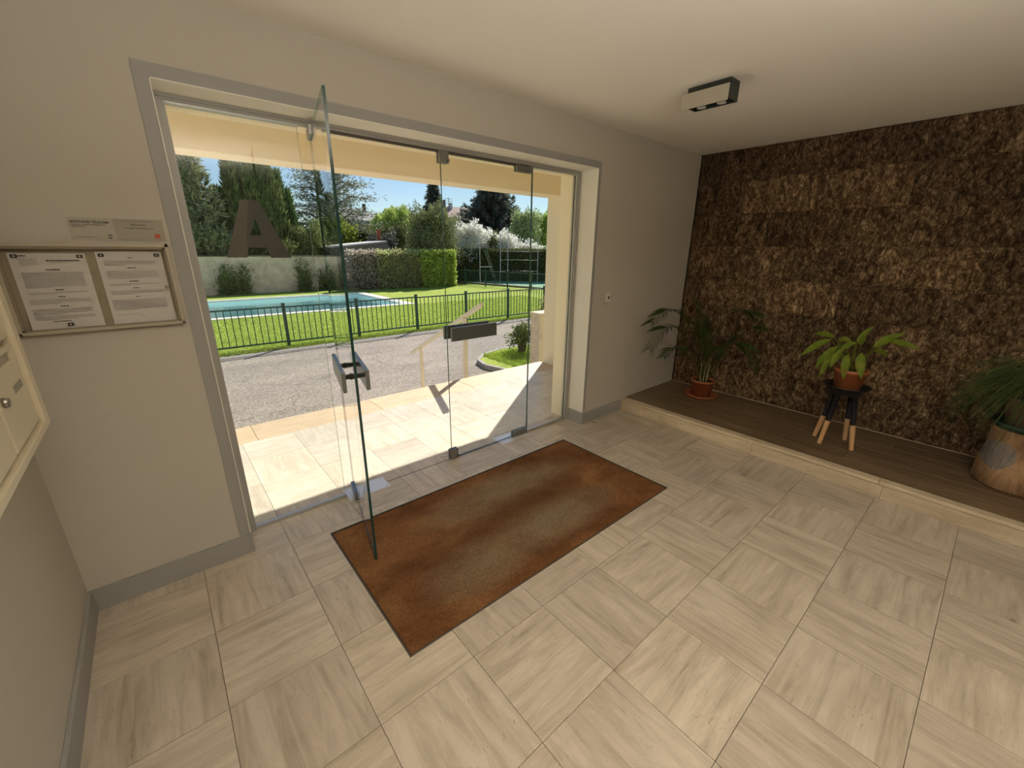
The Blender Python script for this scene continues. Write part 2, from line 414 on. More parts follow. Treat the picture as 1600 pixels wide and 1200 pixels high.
# ------------------------------------------------------------------ platform
def woodmat():
    m = mat('dark_wood_look', (0.2, 0.14, 0.09), 0.42)
    v = coords(m, 'Object', (16, 1.1, 4), rnd=True)
    g = noise(m, v, 1.6, 8, 0.65, 0.8)
    c = ramp(m, g, [(0.3, (0.095, 0.062, 0.034)), (0.5, (0.18, 0.125, 0.072)), (0.7, (0.255, 0.185, 0.11))])
    oi = N(m, 'ShaderNodeObjectInfo')
    c = mixc(m, 1.0, c, ramp(m, oi.outputs['Random'], [(0, (0.82, 0.82, 0.82)), (1, (1.08, 1.06, 1.04))]), 'MULTIPLY')
    L(m, c, BS(m).inputs['Base Color']); bump(m, g, 0.15, 0.002)
    return m
WOOD = woodmat()
pf = empty('platform', (PX, 0, 0), kind='structure', label='low raised platform with wood-look planks and a pale stone lip along the brown wall')
bx('bed', (0.02, YB, -0.1), (XR - PX + 0.02, 0, PZ - 0.012), GROUT, pf)
yy = 0.0; ci = 0
capl = [0.517, 0.78, 0.80, 0.8, 0.8, 0.8, 0.8, 0.8]
for w in capl:
    y1 = yy; y0 = max(yy - w, YB + .01)
    if y1 - y0 > .05:
        obj('cap_stone', box(B(), (-0.03, -(y1 - y0) / 2 + .001, 0), (0.042, (y1 - y0) / 2 - .001, 0.024), 0.003), LIP, pf, loc=(0.03 - .002, (y0 + y1) / 2, PZ - 0.024 + .001))
    yy = y0
yy = 0.0
for w in [0.45, 0.845, 0.83, 0.8, 0.8, 0.8, 0.8, 0.8]:
    y1 = yy; y0 = max(yy - w, YB + .01)
    if y1 - y0 > .05:
        obj('riser_stone', box(B(), (0, -(y1 - y0) / 2 + .001, 0), (0.02, (y1 - y0) / 2 - .001, PZ - 0.026), 0.0015), LIP, pf, loc=(0.0, (y0 + y1) / 2, 0.0))
    yy = y0
px = 0.072
for r in range(6):
    w = 0.16; off = (0.0, 0.55, 0.2, 0.8, 0.35, 0.65)[r]
    y1 = 0.0; first = True
    while y1 > YB + 0.1:
        ln = (1.2 - off) if first else 1.2
        first = False
        y0 = max(y1 - ln, YB + .01)
        x1 = min(px + w, XR - PX)
        if x1 - px > .01:
            obj('plank', box(B(), (-(x1 - px) / 2 + .001, -(y1 - y0) / 2 + .001, 0), ((x1 - px) / 2 - .001, (y1 - y0) / 2 - .001, 0.013), 0.0012), WOOD, pf, loc=((px + x1) / 2, (y0 + y1) / 2, PZ - 0.012))
        y1 = y0
    px += w

# ------------------------------------------------------------------ bark-like wall panels
def barkmat():
    m = mat('bark_panel', (0.2, 0.14, 0.09), 0.9, spec=0.2)
    v = coords(m, 'Object', (1, 1, 0.5), rnd=True)
    big = noise(m, v, 4.5, 5, 0.65, 1.0)
    n2 = noise(m, coords(m, 'Object', (1, 1, 0.55), rnd=True), 23, 13, 0.8, 0.7)
    vo = N(m, 'ShaderNodeTexVoronoi', feature='DISTANCE_TO_EDGE'); vo.inputs['Scale'].default_value = 32
    wv = N(m, 'ShaderNodeVectorMath', operation='ADD')
    nn = N(m, 'ShaderNodeTexNoise'); nn.inputs['Scale'].default_value = 14; nn.inputs['Detail'].default_value = 5; L(m, v, nn.inputs['Vector'])
    sc = N(m, 'ShaderNodeVectorMath', operation='SCALE'); sc.inputs['Scale'].default_value = 0.14; L(m, nn.outputs['Color'], sc.inputs[0])
    L(m, v, wv.inputs[0]); L(m, sc.outputs[0], wv.inputs[1]); L(m, wv.outputs[0], vo.inputs['Vector'])
    crack = ramp(m, vo.outputs['Distance'], [(0.0, (0, 0, 0)), (0.20, (1, 1, 1))])
    col = ramp(m, n2, [(0.37, (0.035, 0.019, 0.009)), (0.46, (0.15, 0.097, 0.056)), (0.54, (0.31, 0.22, 0.135)), (0.67, (0.58, 0.45, 0.30))])
    col = mixc(m, 0.75, col, ramp(m, crack, [(0, (0.22, 0.18, 0.14)), (1, (1, 1, 1))]), 'MULTIPLY')
    col = mixc(m, 0.8, col, ramp(m, big, [(0.32, (0.50, 0.48, 0.46)), (0.66, (1.25, 1.2, 1.1))]), 'MULTIPLY')
    oi = N(m, 'ShaderNodeObjectInfo')
    col = mixc(m, 1.0, col, ramp(m, oi.outputs['Random'], [(0, (0.72, 0.70, 0.68)), (0.5, (1.0, 0.99, 0.97)), (1, (1.35, 1.33, 1.28))]), 'MULTIPLY')
    L(m, col, BS(m).inputs['Base Color'])
    h = math_(m, 'ADD', math_(m, 'MULTIPLY', n2, 1.1), math_(m, 'MULTIPLY', crack, 0.35))
    bump(m, h, 1.0, 0.016)
    return m
BARK = barkmat()
PH, PW = 0.3035, 0.61
def panel_mesh(seed):
    nx, nz = 30, 15
    bm = B(); G = []
    for i in range(nx + 1):
        row = []
        for k in range(nz + 1):
            y = -PW / 2 + .001 + (PW - .002) * i / nx; z = -PH / 2 + .001 + (PH - .002) * k / nz
            p = Vector((y * 9 + seed * 7.3, z * 6, seed * 3.1))
            d = 0.010 + 0.009 * mnoise.fractal(p, 0.6, 2.1, 5) + 0.004 * abs(mnoise.noise(p * 3.1))
            e = min(i, nx - i, k, nz - k)
            if e == 0: d *= 0.1
            row.append(bm.verts.new((-max(0.0, d), y, z)))
        G.append(row)
    for i in range(nx):
        for k in range(nz):
            f = bm.faces.new((G[i][k], G[i][k + 1], G[i + 1][k + 1], G[i + 1][k])); f.smooth = False
    # sides back to the wall
    edge = [G[i][0] for i in range(nx + 1)] + [G[nx][k] for k in range(1, nz + 1)] + [G[i][nz] for i in range(nx - 1, -1, -1)] + [G[0][k] for k in range(nz - 1, 0, -1)]
    back = [bm.verts.new((0.019, v.co.y, v.co.z)) for v in edge]
    n = len(edge)
    for i in range(n): bm.faces.new((edge[i], edge[(i + 1) % n], back[(i + 1) % n], back[i]))
    bm.faces.new(back)
    bmesh.ops.recalc_face_normals(bm, faces=bm.faces[:])
    me = bpy.data.meshes.new('wall_panel'); bm.to_mesh(me); bm.free(); me.materials.append(BARK)
    return me
PM = [panel_mesh(s) for s in range(8)]
offs = [0.0, 0.3, 0.1, 0.42, 0.22, 0.5, 0.14, 0.36]
for r in range(8):
    z = 0.126 + PH / 2 + r * PH
    h = 1.0
    if r == 7: h = (ZC - (0.126 + 7 * PH)) / PH; z = (0.126 + 7 * PH + ZC) / 2
    y = 0.0 + offs[r]
    k = 0
    while y > -4.6:
        y1 = min(y, -0.001); y0 = y - PW
        if y1 - y0 > 0.03:
            o = inst('wall_panel', PM[(r * 3 + k * 5) % 8], wr, (XR, (y0 + y1) / 2, z), (0, 0, 0), (1, (y1 - y0) / PW, h))
        y = y0; k += 1
bx('trim_5', (XR - 0.006, -4.6, PZ), (XR + 0.001, 0, PZ + 0.006), mat('pale_joint', (0.5, 0.42, 0.3), 0.8), kind='structure')

# ------------------------------------------------------------------ glazed entrance
# frame of the glazing, two steps deep
def frame_prof(b, x, s):
    box(b, (x, 0.165, 0.0), (x + s * 0.020, 0.235, OH)); box(b, (x + s * 0.020, 0.172, 0.0), (x + s * 0.034, 0.228, OH - 0.014)); box(b, (x + s * 0.034, 0.178, 0.0), (x + s * 0.046, 0.222, OH - 0.026))
b = B(); frame_prof(b, OX0, 1); frame_prof(b, OX1, -1)
box(b, (OX0 + .02, 0.165, OH - 0.018), (OX1 - .02, 0.235, OH)); box(b, (OX0 + .034, 0.172, OH - 0.028), (OX1 - .034, 0.228, OH - 0.018))
obj('trim_6', b, ALUD, kind='structure', label='satin metal frame of the glazed entrance')
b = B(); box(b, (OX0 + .046, 0.18, OH - 0.037), (1.18, 0.22, OH - .028)); box(b, (2.82, 0.18, OH - 0.037), (OX1 - .046, 0.22, OH - .028))
box(b, (OX0 + .046, 0.186, 0.0), (1.18, 0.214, 0.022)); box(b, (2.82, 0.186, 0.0), (OX1 - .046, 0.214, 0.022))
obj('trim_7', b, ALU, kind='structure', label='slim metal channels holding the two fixed panes')
bx('trim_8', (1.30, 0.192, OH - 0.040), (2.79, 0.210, OH - 0.028), mat('dark_seal', (0.10, 0.085, 0.07), 0.7), kind='structure')
def glazing(name, parent, x0, x1, z0, z1, t=0.010, edges='lr', em=GEDGE):
    """pane as one slab: clear faces, green ground edges"""
    b = B(); box(b, (x0, -t / 2, z0), (x1, t / 2, z1))
    for f in b.faces:
        f.material_index = 0 if abs(f.normal.y) > 0.5 else 1
    bmesh.ops.recalc_face_normals(b, faces=b.faces[:])
    return obj(name, b, [GLASS, em], parent)
w1 = empty('window_1', (0, 0.2, 0), kind='structure', label='fixed glass side pane left of the open leaf, carrying the letter A')
glazing('glass_pane', w1, OX0 + .046, 1.175, 0.012, OH - .03, em=GEDGE2)
w2 = empty('window_2', (0, 0.2, 0), kind='structure', label='fixed glass side pane right of the closed leaf')
glazing('glass_pane', w2, 2.822, OX1 - .046, 0.012, OH - .03, em=GEDGE2)
# the letter A
lt = empty('letter_sign', (0, 0.193, 0), label='big dark taupe letter A stuck on the left fixed pane', cat='sign')
b = B()
outer = [(0.869, 1.816), (0.942, 1.817), (1.06, 1.54), (0.961, 1.54), (0.954, 1.591), (0.866, 1.591), (0.856, 1.544), (0.768, 1.544)]
P_ = {k: None for k in range(12)}
pts = [(0.869, 1.816), (0.942, 1.817), (1.06, 1.541), (0.961, 1.541), (0.952, 1.591), (0.866, 1.591), (0.856, 1.543), (0.768, 1.543), (0.919, 1.738), (0.937, 1.651), (0.886, 1.650), (0.902, 1.8165), (0.868, 1.650)]
tm = mat('taupe_letter', (0.060, 0.056, 0.044), 0.5, 0.0); tm2 = mat('taupe_letter_face', (0.095, 0.085, 0.064), 0.5, 0.0)
def aface(b, idx, mi):
    vs = [b.verts.new((pts[i][0], 0, pts[i][1])) for i in idx]
    f = b.faces.new(vs); f.material_index = mi
for idx in ((0, 11, 12, 5, 6, 7),):
    aface(b, idx, 1)
for idx in ((11, 1, 8), (11, 8, 10, 12), (1, 2, 3, 4, 9, 8), (12, 10, 9, 4, 5)):
    aface(b, idx, 0)
bmesh.ops.remove_doubles(b, verts=b.verts[:], dist=1e-5)
r = bmesh.ops.extrude_face_region(b, geom=b.faces[:])
bmesh.ops.translate(b, vec=(0, -0.0015, 0), verts=[e for e in r['geom'] if isinstance(e, bmesh.types.BMVert)])
bmesh.ops.recalc_face_normals(b, faces=b.faces[:])
obj('letter', b, [tm, tm2], lt)

def door_leaf(name, loc, rz, label):
    """local x from the free edge (0) to the hinge edge (0.80)"""
    d = empty(name, loc, rz, kind='structure', label=label)
    glazing('glass_panel', d, 0.0, 0.80, 0.008, 2.172, 0.0125)
    for s in (-1, 1):
        bx('handle', (0.005, s * 0.052 - 0.009, 0.960), (0.41, s * 0.052 + 0.009, 1.057), HANDLE, d, 0.0012)
    for x in (0.10, 0.32):
        b = B(); tube(b, [(x, -0.044, 1.008), (x, 0.044, 1.008)], 0.012, 14); tube(b, [(x, -0.016, 1.008), (x, -0.006, 1.008)], 0.016, 14); tube(b, [(x, 0.006, 1.008), (x, 0.016, 1.008)], 0.016, 14)
        obj('handle_post', b, PATCH, d)
    for z0, z1 in ((0.004, 0.056), (2.138, 2.182)):
        b = B(); box(b, (0.632, -0.018, z0), (0.795, -0.006, z1), .001); box(b, (0.632, 0.006, z0), (0.795, 0.018, z1), .001)
        obj('patch_hinge', b, PATCH, d)
    return d
door_leaf('door_1', (1.09, -0.51, 0), math.atan2(0.9775, 0.2108), 'frameless glass door leaf standing open into the lobby above the doormat')
d2 = door_leaf('door_2', (2.015, 0.2, 0), 0, 'frameless glass door leaf, closed, right of the open leaf')
for z0, z1 in ((0.004, 0.084), (2.115, 2.19)):
    b = B(); box(b, (-0.018, -0.02, z0), (0.052, -0.006, z1), .001); box(b, (-0.018, 0.006, z0), (0.052, 0.02, z1), .001); tube(b, [(0.045, -0.03, (z0 + z1) / 2 - .02), (0.045, -0.018, (z0 + z1) / 2 - .02)], 0.009, 12)
    for zz in (z0 + .018, z1 - .018): tube(b, [(0.01, -0.022, zz), (0.01, -0.018, zz)], 0.004, 8)
    obj('corner_lock', b, PATCH, d2)
def floor_plate(x0, x1, label):
    p = empty('floor_spring_plate', ((x0 + x1) / 2, 0.21, 0.0), label=label, cat='hinge plate', group='pivot plates in the threshold')
    w = (x1 - x0) / 2
    bx('plate', (-w, -0.075, 0.0), (w, 0.075, 0.0022), STEEL, p, 0.0008)
    for x in (-w + .02, w - .02):
        for y in (-.055, .055):
            b = B(); tube(b, [(x, y, 0.002), (x, y, 0.0034)], 0.005, 10); obj('screw', b, PATCH, p)
floor_plate(1.185, 1.468, 'polished steel pivot plate under the open glass leaf')
floor_plate(2.49, 2.80, 'polished steel pivot plate under the closed glass leaf')
b = B(); box(b, (1.468, 0.196, 0.0), (2.49, 0.204, 0.0008)); obj('trim_9', b, mat('joint_line', (0.12, 0.11, 0.1), 0.7), kind='structure')

# ------------------------------------------------------------------ porch
b = B(); box(b, (TX1, EXT, ZG), (TX1 + 0.32, 1.876, 2.95)); obj('wall_porch_right', b, RENDER, kind='structure')
b = B(); box(b, (TX0 - 0.32, EXT, ZG), (TX0, 1.876, 2.95)); obj('wall_porch_left', b, RENDER, kind='structure')
b = B(); box(b, (TX0 - 0.32, 1.62, 2.24), (TX1 + 0.001, 1.905, 2.95), .006); obj('beam', b, BEAMM, kind='structure', label='cream rendered beam across the top of the porch')
b = B(); box(b, (TX0 - 0.32, EXT, 2.62), (TX1 + 0.32, 1.62, 2.95)); obj('porch_ceiling', b, BEAMM, kind='structure')
b = B(); box(b, (-8, -6.2, 2.95), (14, 1.9, 6.0)); obj('upper_storey', b, RENDER, kind='structure')
b = B(); box(b, (-8, -0.0, ZG), (TX0 - .32, 0.39, 2.95)); box(b, (TX1 + .32, 0.0, ZG), (14, 0.39, 2.95)); obj('wall_facade', b, RENDER, kind='structure')
for (y, z) in ((0.95, 0.14), (1.0, 0.11)):
    pass
STONE = noisy('veined_stone', (0.72, 0.62, 0.47), (0.55, 0.44, 0.31), 9, 0.8, 0.4, 0.01, 30, lo=0.4, hi=0.75, detail=8)
lw = empty('step_side_wall', (5.67, 3.0, ZG), label='low pale stone wall with a flat coping beside the porch pillar', cat='wall')
bx('body', (0.012, 0, 0), (1.6, 0.25, 1.36), STONE, lw, .005)
bx('coping', (0, -0.01, 1.36), (1.6, 0.27, 1.395), STONE, lw, .004)

# handrail
RAILM = noisy('cream_rail_paint', (0.82, 0.78, 0.68), (0.78, 0.74, 0.63), 5, 0.5, 0.05, 0.001, 100)
hr = empty('handrail', (3.44, 2.1, -0.15), label='cream painted sloping handrail on two posts over the steps', cat='handrail')
def rz(y): return 0.95 - 0.506 * (y - 1.77)
b = B(); xzp = [(1.72, rz(1.72)), (1.78, rz(1.78) + 0.0), (3.64, rz(3.64)), (3.64, rz(3.64) - 0.045), (1.78, rz(1.78) - 0.045), (1.72, rz(1.72) - .03)]
lo = [b.verts.new((-0.03, p[0] - 2.1, p[1] + .15)) for p in xzp]; hi = [b.verts.new((0.03, p[0] - 2.1, p[1] + .15)) for p in xzp]
b.faces.new(lo); b.faces.new(list(reversed(hi)))
for i in range(6): b.faces.new((lo[i], hi[i], hi[(i + 1) % 6], lo[(i + 1) % 6]))
bmesh.ops.recalc_face_normals(b, faces=b.faces[:])
obj('rail', b, RAILM, hr)
bx('post', (-0.025, -0.025, 0.0), (0.025, 0.025, rz(2.1) - .04 + .15), RAILM, hr, .003)
bx('post', (-0.022, 3.33 - 2.1 - .022, -0.6), (0.022, 3.33 - 2.1 + .022, rz(3.33) - .04 + .15), RAILM, hr, .003)

# ------------------------------------------------------------------ garden ground
def asphalt():
    m = mat('asphalt', (0.3, 0.27, 0.25), 0.9, spec=0.3)
    v = coords(m, 'Object')
    g = noise(m, v, 34, 6, 0.85)
    c = ramp(m, g, [(0.34, (0.15, 0.128, 0.108)), (0.5, (0.28, 0.24, 0.203)), (0.64, (0.60, 0.53, 0.455))])
    c = mixc(m, 0.7, c, ramp(m, noise(m, coords(m, 'Object', (0.5, 1.6, 1)), 1.0, 5), [(0.35, (0.74, 0.73, 0.74)), (0.65, (1.12, 1.1, 1.06))]), 'MULTIPLY')
    vo = N(m, 'ShaderNodeTexVoronoi', feature='DISTANCE_TO_EDGE'); vo.inputs['Scale'].default_value = 0.33
    vv = N(m, 'ShaderNodeVectorMath', operation='ADD'); nn = N(m, 'ShaderNodeTexNoise'); nn.inputs['Scale'].default_value = 1.3; nn.inputs['Detail'].default_value = 5; L(m, v, nn.inputs['Vector'])
    L(m, v, vv.inputs[0]); L(m, nn.outputs['Color'], vv.inputs[1]); L(m, vv.outputs[0], vo.inputs['Vector'])
    cr = ramp(m, vo.outputs['Distance'], [(0.0, (1, 1, 1)), (0.006, (0, 0, 0))])
    c = mixc(m, math_(m, 'MULTIPLY', cr, 0.4), c, (0.06, 0.052, 0.048))
    L(m, c, BS(m).inputs['Base Color']); bump(m, g, 0.6, 0.01)
    return m
def lawnmat(name, c1, c2, c3):
    m = mat(name, c2, 0.95, spec=0.1)
    v = coords(m, 'Object')
    g = noise(m, v, 30, 5, 0.75); l = noise(m, coords(m, 'Object', (0.35, 0.9, 1)), 1.6, 4)
    c = ramp(m, g, [(0.3, c1), (0.52, c2), (0.72, c3)])
    c = mixc(m, 0.7, c, ramp(m, l, [(0.35, (0.78, 0.84, 0.7)), (0.65, (1.15, 1.08, 1.0))]), 'MULTIPLY')
    L(m, c, BS(m).inputs['Base Color']); bump(m, g, 0.8, 0.03)
    return m
LAWN = lawnmat('lawn', (0.17, 0.24, 0.04), (0.38, 0.47, 0.09), (0.62, 0.68, 0.22))
bx('ground', (-90, 28, ZG - 0.3), (160, 260, ZG - 0.01), noisy('rough_ground', (0.10, 0.16, 0.05), (0.16, 0.2, 0.07), 1, 0.95), kind='structure')
bx('driveway', (-30, 2.0, ZG - 0.2), (40, 9.0, ZG), asphalt(), kind='structure', label='grey pebbly tarmac drive between the terrace and the fence')
CONC = noisy('kerb_concrete', (0.34, 0.31, 0.28), (0.44, 0.41, 0.37), 6, 0.9, 0.3, 0.005, 60)
bx('gutter', (-30, 9.0, ZG - 0.2), (40, 9.22, ZG + 0.006), CONC, kind='structure')
# lawn with a hole for the pool
PX0, PX1, PY0, PY1 = -4.5, 9.15, 15.7, 21.6
b = B()
for a, c_ in (((-40, 9.22), (40, PY0 - .4)), ((-40, PY0 - .4), (PX0 - .4, PY1 + .3)), ((PX1 + .45, PY0 - .4), (40, PY1 + .3)), ((-40, PY1 + .3), (40, 28))):
    box(b, (a[0], a[1], ZG - 0.25), (c_[0], c_[1], ZG + 0.01))
obj('lawn', b, LAWN, kind='structure', label='bright green lawn behind the picket fence')
COPE = noisy('pool_coping', (0.74, 0.71, 0.63), (0.66, 0.62, 0.54), 6, 0.7, 0.1, 0.002, 50)
pool = empty('swimming_pool', (PX0, PY0, ZG), label='turquoise rectangular swimming pool with pale coping set in the lawn', cat='swimming pool')
def pl(a): return (a[0] - PX0, a[1] - PY0, a[2] - ZG)
for a, c_ in (((PX0 - .4, PY0 - .4), (PX1 + .45, PY0)), ((PX0 - .4, PY1), (PX1 + .45, PY1 + .3)), ((PX0 - .4, PY0), (PX0, PY1)), ((PX1, PY0), (PX1 + .45, PY1))):
    bx('coping', pl((a[0], a[1], ZG - .06)), pl((c_[0], c_[1], ZG + .035)), COPE, pool)
LINER = noisy('pool_liner', (0.66, 0.90, 0.86), (0.70, 0.92, 0.89), 0.6, 0.6, 0)
b = B()
for a, c_ in (((PX0, PY0, ZG - 0.9), (PX1, PY1, ZG - 0.8)), ((PX0 - .08, PY0 - .08, ZG - 0.9), (PX1 + .08, PY0, ZG - .06)), ((PX0 - .08, PY1, ZG - 0.9), (PX1 + .08, PY1 + .08, ZG - .06)), ((PX0 - .08, PY0, ZG - 0.9), (PX0, PY1, ZG - .06)), ((PX1, PY0, ZG - 0.9), (PX1 + .08, PY1, ZG - .06))):
    box(b, pl(a), pl(c_))
obj('basin', b, LINER, pool)
bm = B(); bmesh.ops.create_grid(bm, x_segments=60, y_segments=30, size=0.5)
for v in bm.verts:
    x = v.co.x; y = v.co.y
    v.co = Vector(((x + .5) * (PX1 - PX0), (y + .5) * (PY1 - PY0), -0.13 + 0.004 * mnoise.noise(Vector((x * 40, y * 20, 0)))))
obj('water', bm, WATER, pool, smooth=True)
# island
isl = [(6.3, 3.35), (5.95, 3.6), (5.77, 4.26), (5.70, 4.65), (5.82, 5.06), (6.23, 5.38), (6.8, 5.55), (7.6, 5.5), (9.0, 5.3), (12.0, 5.0), (12.0, 3.35)]
b = prism(B(), isl, ZG - .1, ZG + 0.09); it = obj('planting_island', b, LAWN, label='small kerbed grass island on the drive beside the steps', cat='planting bed')
for i in range(9):
    p, q = Vector(isl[i]), Vector(isl[i + 1])
    n_ = max(1, int((q - p).length / 0.6)); d = (q - p) / n_
    for k in range(n_):
        a = p + d * k; e = a + d
        t = (e - a).normalized(); nn_ = Vector((-t.y, t.x)) * 0.08
        poly = [a + t * .004, e - t * .004, e - t * .004 + nn_, a + t * .004 + nn_]
        obj('kerb_stone', prism(B(), [(v.x, v.y) for v in poly], ZG - .1, ZG + .10), CONC, it)

# ------------------------------------------------------------------ foliage machinery
def leafmat(name, c1, c2, c3=None, sc=3.0, trans=0.25):
    m = mat(name, c1, 0.6, spec=0.25)
    v = coords(m, 'Object')
    stops = [(0.35, c1), (0.6, c2)] if c3 is None else [(0.32, c1), (0.5, c2), (0.68, c3)]
    c = ramp(m, noise(m, v, sc, 6, 0.75), stops)
    L(m, c, BS(m).inputs['Base Color'])
    nt = m.node_tree; out = nt.nodes['Material Output']
    tr = nt.nodes.new('ShaderNodeBsdfTranslucent'); L(m, c, tr.inputs[0])
    mx = nt.nodes.new('ShaderNodeMixShader'); mx.inputs[0].default_value = trans
    L(m, BS(m).outputs[0], mx.inputs[1]); L(m, tr.outputs[0], mx.inputs[2]); L(m, mx.outputs[0], out.inputs[0])
    return m
def unit(a): return a / np.maximum(np.linalg.norm(a, axis=-1, keepdims=True), 1e-9)
def rnd_dirs(n): return unit(RNG.normal(size=(n, 3)))
def cards(C, D, ln, wd):
    """leaf quads (diamonds) at C pointing along D"""
    n = len(C); D = unit(D); s = unit(np.cross(D, rnd_dirs(n)))
    ln = (np.ones(n) * ln)[:, None]; wd = (np.ones(n) * wd)[:, None]
    V = np.stack([C, C + D * ln * .45 + s * wd / 2, C + D * ln, C + D * ln * .45 - s * wd / 2], 1)
    return V.reshape(-1, 3)
def leafobj(name, V, m, parent=None, kind='stuff', mi=None):
    n = len(V) // 4
    me = fastmesh(name, V, np.arange(n * 4).reshape(-1, 4), m if isinstance(m, list) else [m], mi)
    o = bpy.data.objects.new(name, me); link(o, parent)
    if kind: o['kind'] = kind
    return o
def lump(P, f, a):
    return np.array([mnoise.noise(Vector(p) * f) for p in P]) * a
def blob_pts(n, rx, ry, rz, shell=0.55, low=0.0):
    d = rnd_dirs(n); d[:, 2] = np.where(d[:, 2] < -0.6, -d[:, 2], d[:, 2])
    r = shell + (1 - shell) * RNG.random(n) ** 0.6
    r = r * (1 + lump(d * 1.7 + rx, 1.0, 0.5) + lump(d * 4.5 + ry, 1.0, 0.45))
    return d * r[:, None] * np.array([rx, ry, rz]), d
def shrub(name, loc, rx, ry, h, n, ln, wd, m, label, cat='shrub', group=None, stems=4, trunk_h=0.3, sh=0.5, BM=None):
    e = empty(name, loc, label=label, cat=cat, group=group)
    P, d = blob_pts(n, rx, ry, (h - trunk_h) / 2, sh)
    P[:, 2] += (h + trunk_h) / 2; P[:, 2] = np.maximum(P[:, 2], 0.03)
    D = d * 0.7 + rnd_dirs(n) * 0.9 + np.array([0, 0, 0.25])
    leafobj('crown', cards(P, D, ln * (0.7 + .6 * RNG.random(n)), wd), m, e)
    b = B()
    for k in range(stems):
        a = 2 * PI * k / stems + random.random()
        tube(b, [(0.05 * math.cos(a), .05 * math.sin(a), 0), (rx * .3 * math.cos(a), ry * .3 * math.sin(a), h * .4), (rx * .6 * math.cos(a), ry * .6 * math.sin(a), h * .75)], [0.035, 0.025, 0.01], 5)
    obj('stems', b, BM or BARKT, e, kind='stuff')
    return e
BARKT = noisy('tree_bark', (0.09, 0.07, 0.05), (0.16, 0.125, 0.09), 6, 0.95, 0.4, 0.02, 20)
BARKL = noisy('pale_bark', (0.36, 0.32, 0.26), (0.46, 0.42, 0.35), 6, 0.9)
def tree_trunk(e, h, r, m=None):
    b = B(); tube(b, [(0, 0, 0), (.05, 0, h * .3), (-.04, .05, h * .65), (0, 0, h)], [r, r * .8, r * .55, r * .15], 8)
    return obj('trunk', b, m or BARKT, e)
L_CYP = leafmat('cypress_green', (0.060, 0.085, 0.030), (0.164, 0.207, 0.070), (0.361, 0.365, 0.131), 2.2)
L_CON = leafmat('blue_conifer', (0.125, 0.153, 0.085), (0.322, 0.344, 0.182), (0.715, 0.638, 0.340), 2.0)
L_CED = leafmat('cedar_green', (0.111, 0.141, 0.115), (0.287, 0.306, 0.230), (0.542, 0.536, 0.390), 1.4)
L_DARK = leafmat('dark_conifer', (0.06, 0.075, 0.06), (0.16, 0.18, 0.145), (0.34, 0.35, 0.29), 1.6, 0.35)
L_WIL = leafmat('willow_yellow_green', (0.28, 0.36, 0.07), (0.45, 0.55, 0.13), (0.62, 0.68, 0.25), 1.2, 0.4)
L_BOX = leafmat('evergreen_shrub', (0.121, 0.156, 0.064), (0.265, 0.294, 0.129), (0.574, 0.534, 0.276), 5)
L_YEL = leafmat('yellowish_shrub', (0.12, 0.17, 0.05), (0.30, 0.35, 0.12), (0.55, 0.55, 0.28), 4)
L_BLO = leafmat('white_blossom', (0.55, 0.56, 0.42), (0.86, 0.84, 0.78), (0.94, 0.93, 0.90), 4, 0.5)
L_PGR = leafmat('pale_green', (0.25, 0.33, 0.12), (0.45, 0.52, 0.25), (0.68, 0.70, 0.50), 3, 0.35)
L_HED = leafmat('fresh_hedge', (0.300, 0.374, 0.066), (0.554, 0.638, 0.154), (0.832, 0.880, 0.352), 3, 0.5)
L_HDK = leafmat('dark_hedge', (0.069, 0.097, 0.035), (0.160, 0.185, 0.062), (0.320, 0.299, 0.123), 5)
L_DRY = leafmat('dry_hedge', (0.34, 0.28, 0.22), (0.54, 0.46, 0.38), (0.70, 0.62, 0.52), 6, 0.45)
L_IVY = leafmat('wall_creeper', (0.062, 0.096, 0.032), (0.166, 0.208, 0.064), (0.333, 0.352, 0.128), 4)

def cypress(loc, cols, label, group=None, m=None):
    e = empty('cypress_tree', loc, label=label, cat='tree', group=group)
    VV = []
    for cx, cy, h, r in cols:
        n = int(2600 * h * r / 3)
        t = RNG.random(n) ** 0.85
        a = RNG.random(n) * 2 * PI
        prof = np.sin(np.clip(t, 0, 1) ** 0.62 * PI * 0.97) ** 0.8
        R = r * prof * (0.55 + 0.45 * RNG.random(n) ** .5) * (1 + 0.25 * np.sin(a * 5 + t * 9) * 0.8)
        P = np.stack([cx + R * np.cos(a), cy + R * np.sin(a), 0.4 + t * (h - .4)], 1)
        D = np.stack([np.cos(a) * .35, np.sin(a) * .35, np.ones(n)], 1) + rnd_dirs(n) * .35
        VV.append(cards(P, D, 0.34 + 0.22 * RNG.random(n), 0.09))
    leafobj('crown', np.concatenate(VV), m or L_CYP, e)
    tree_trunk(e, max(c[2] for c in cols) * .8, 0.16)
    return e
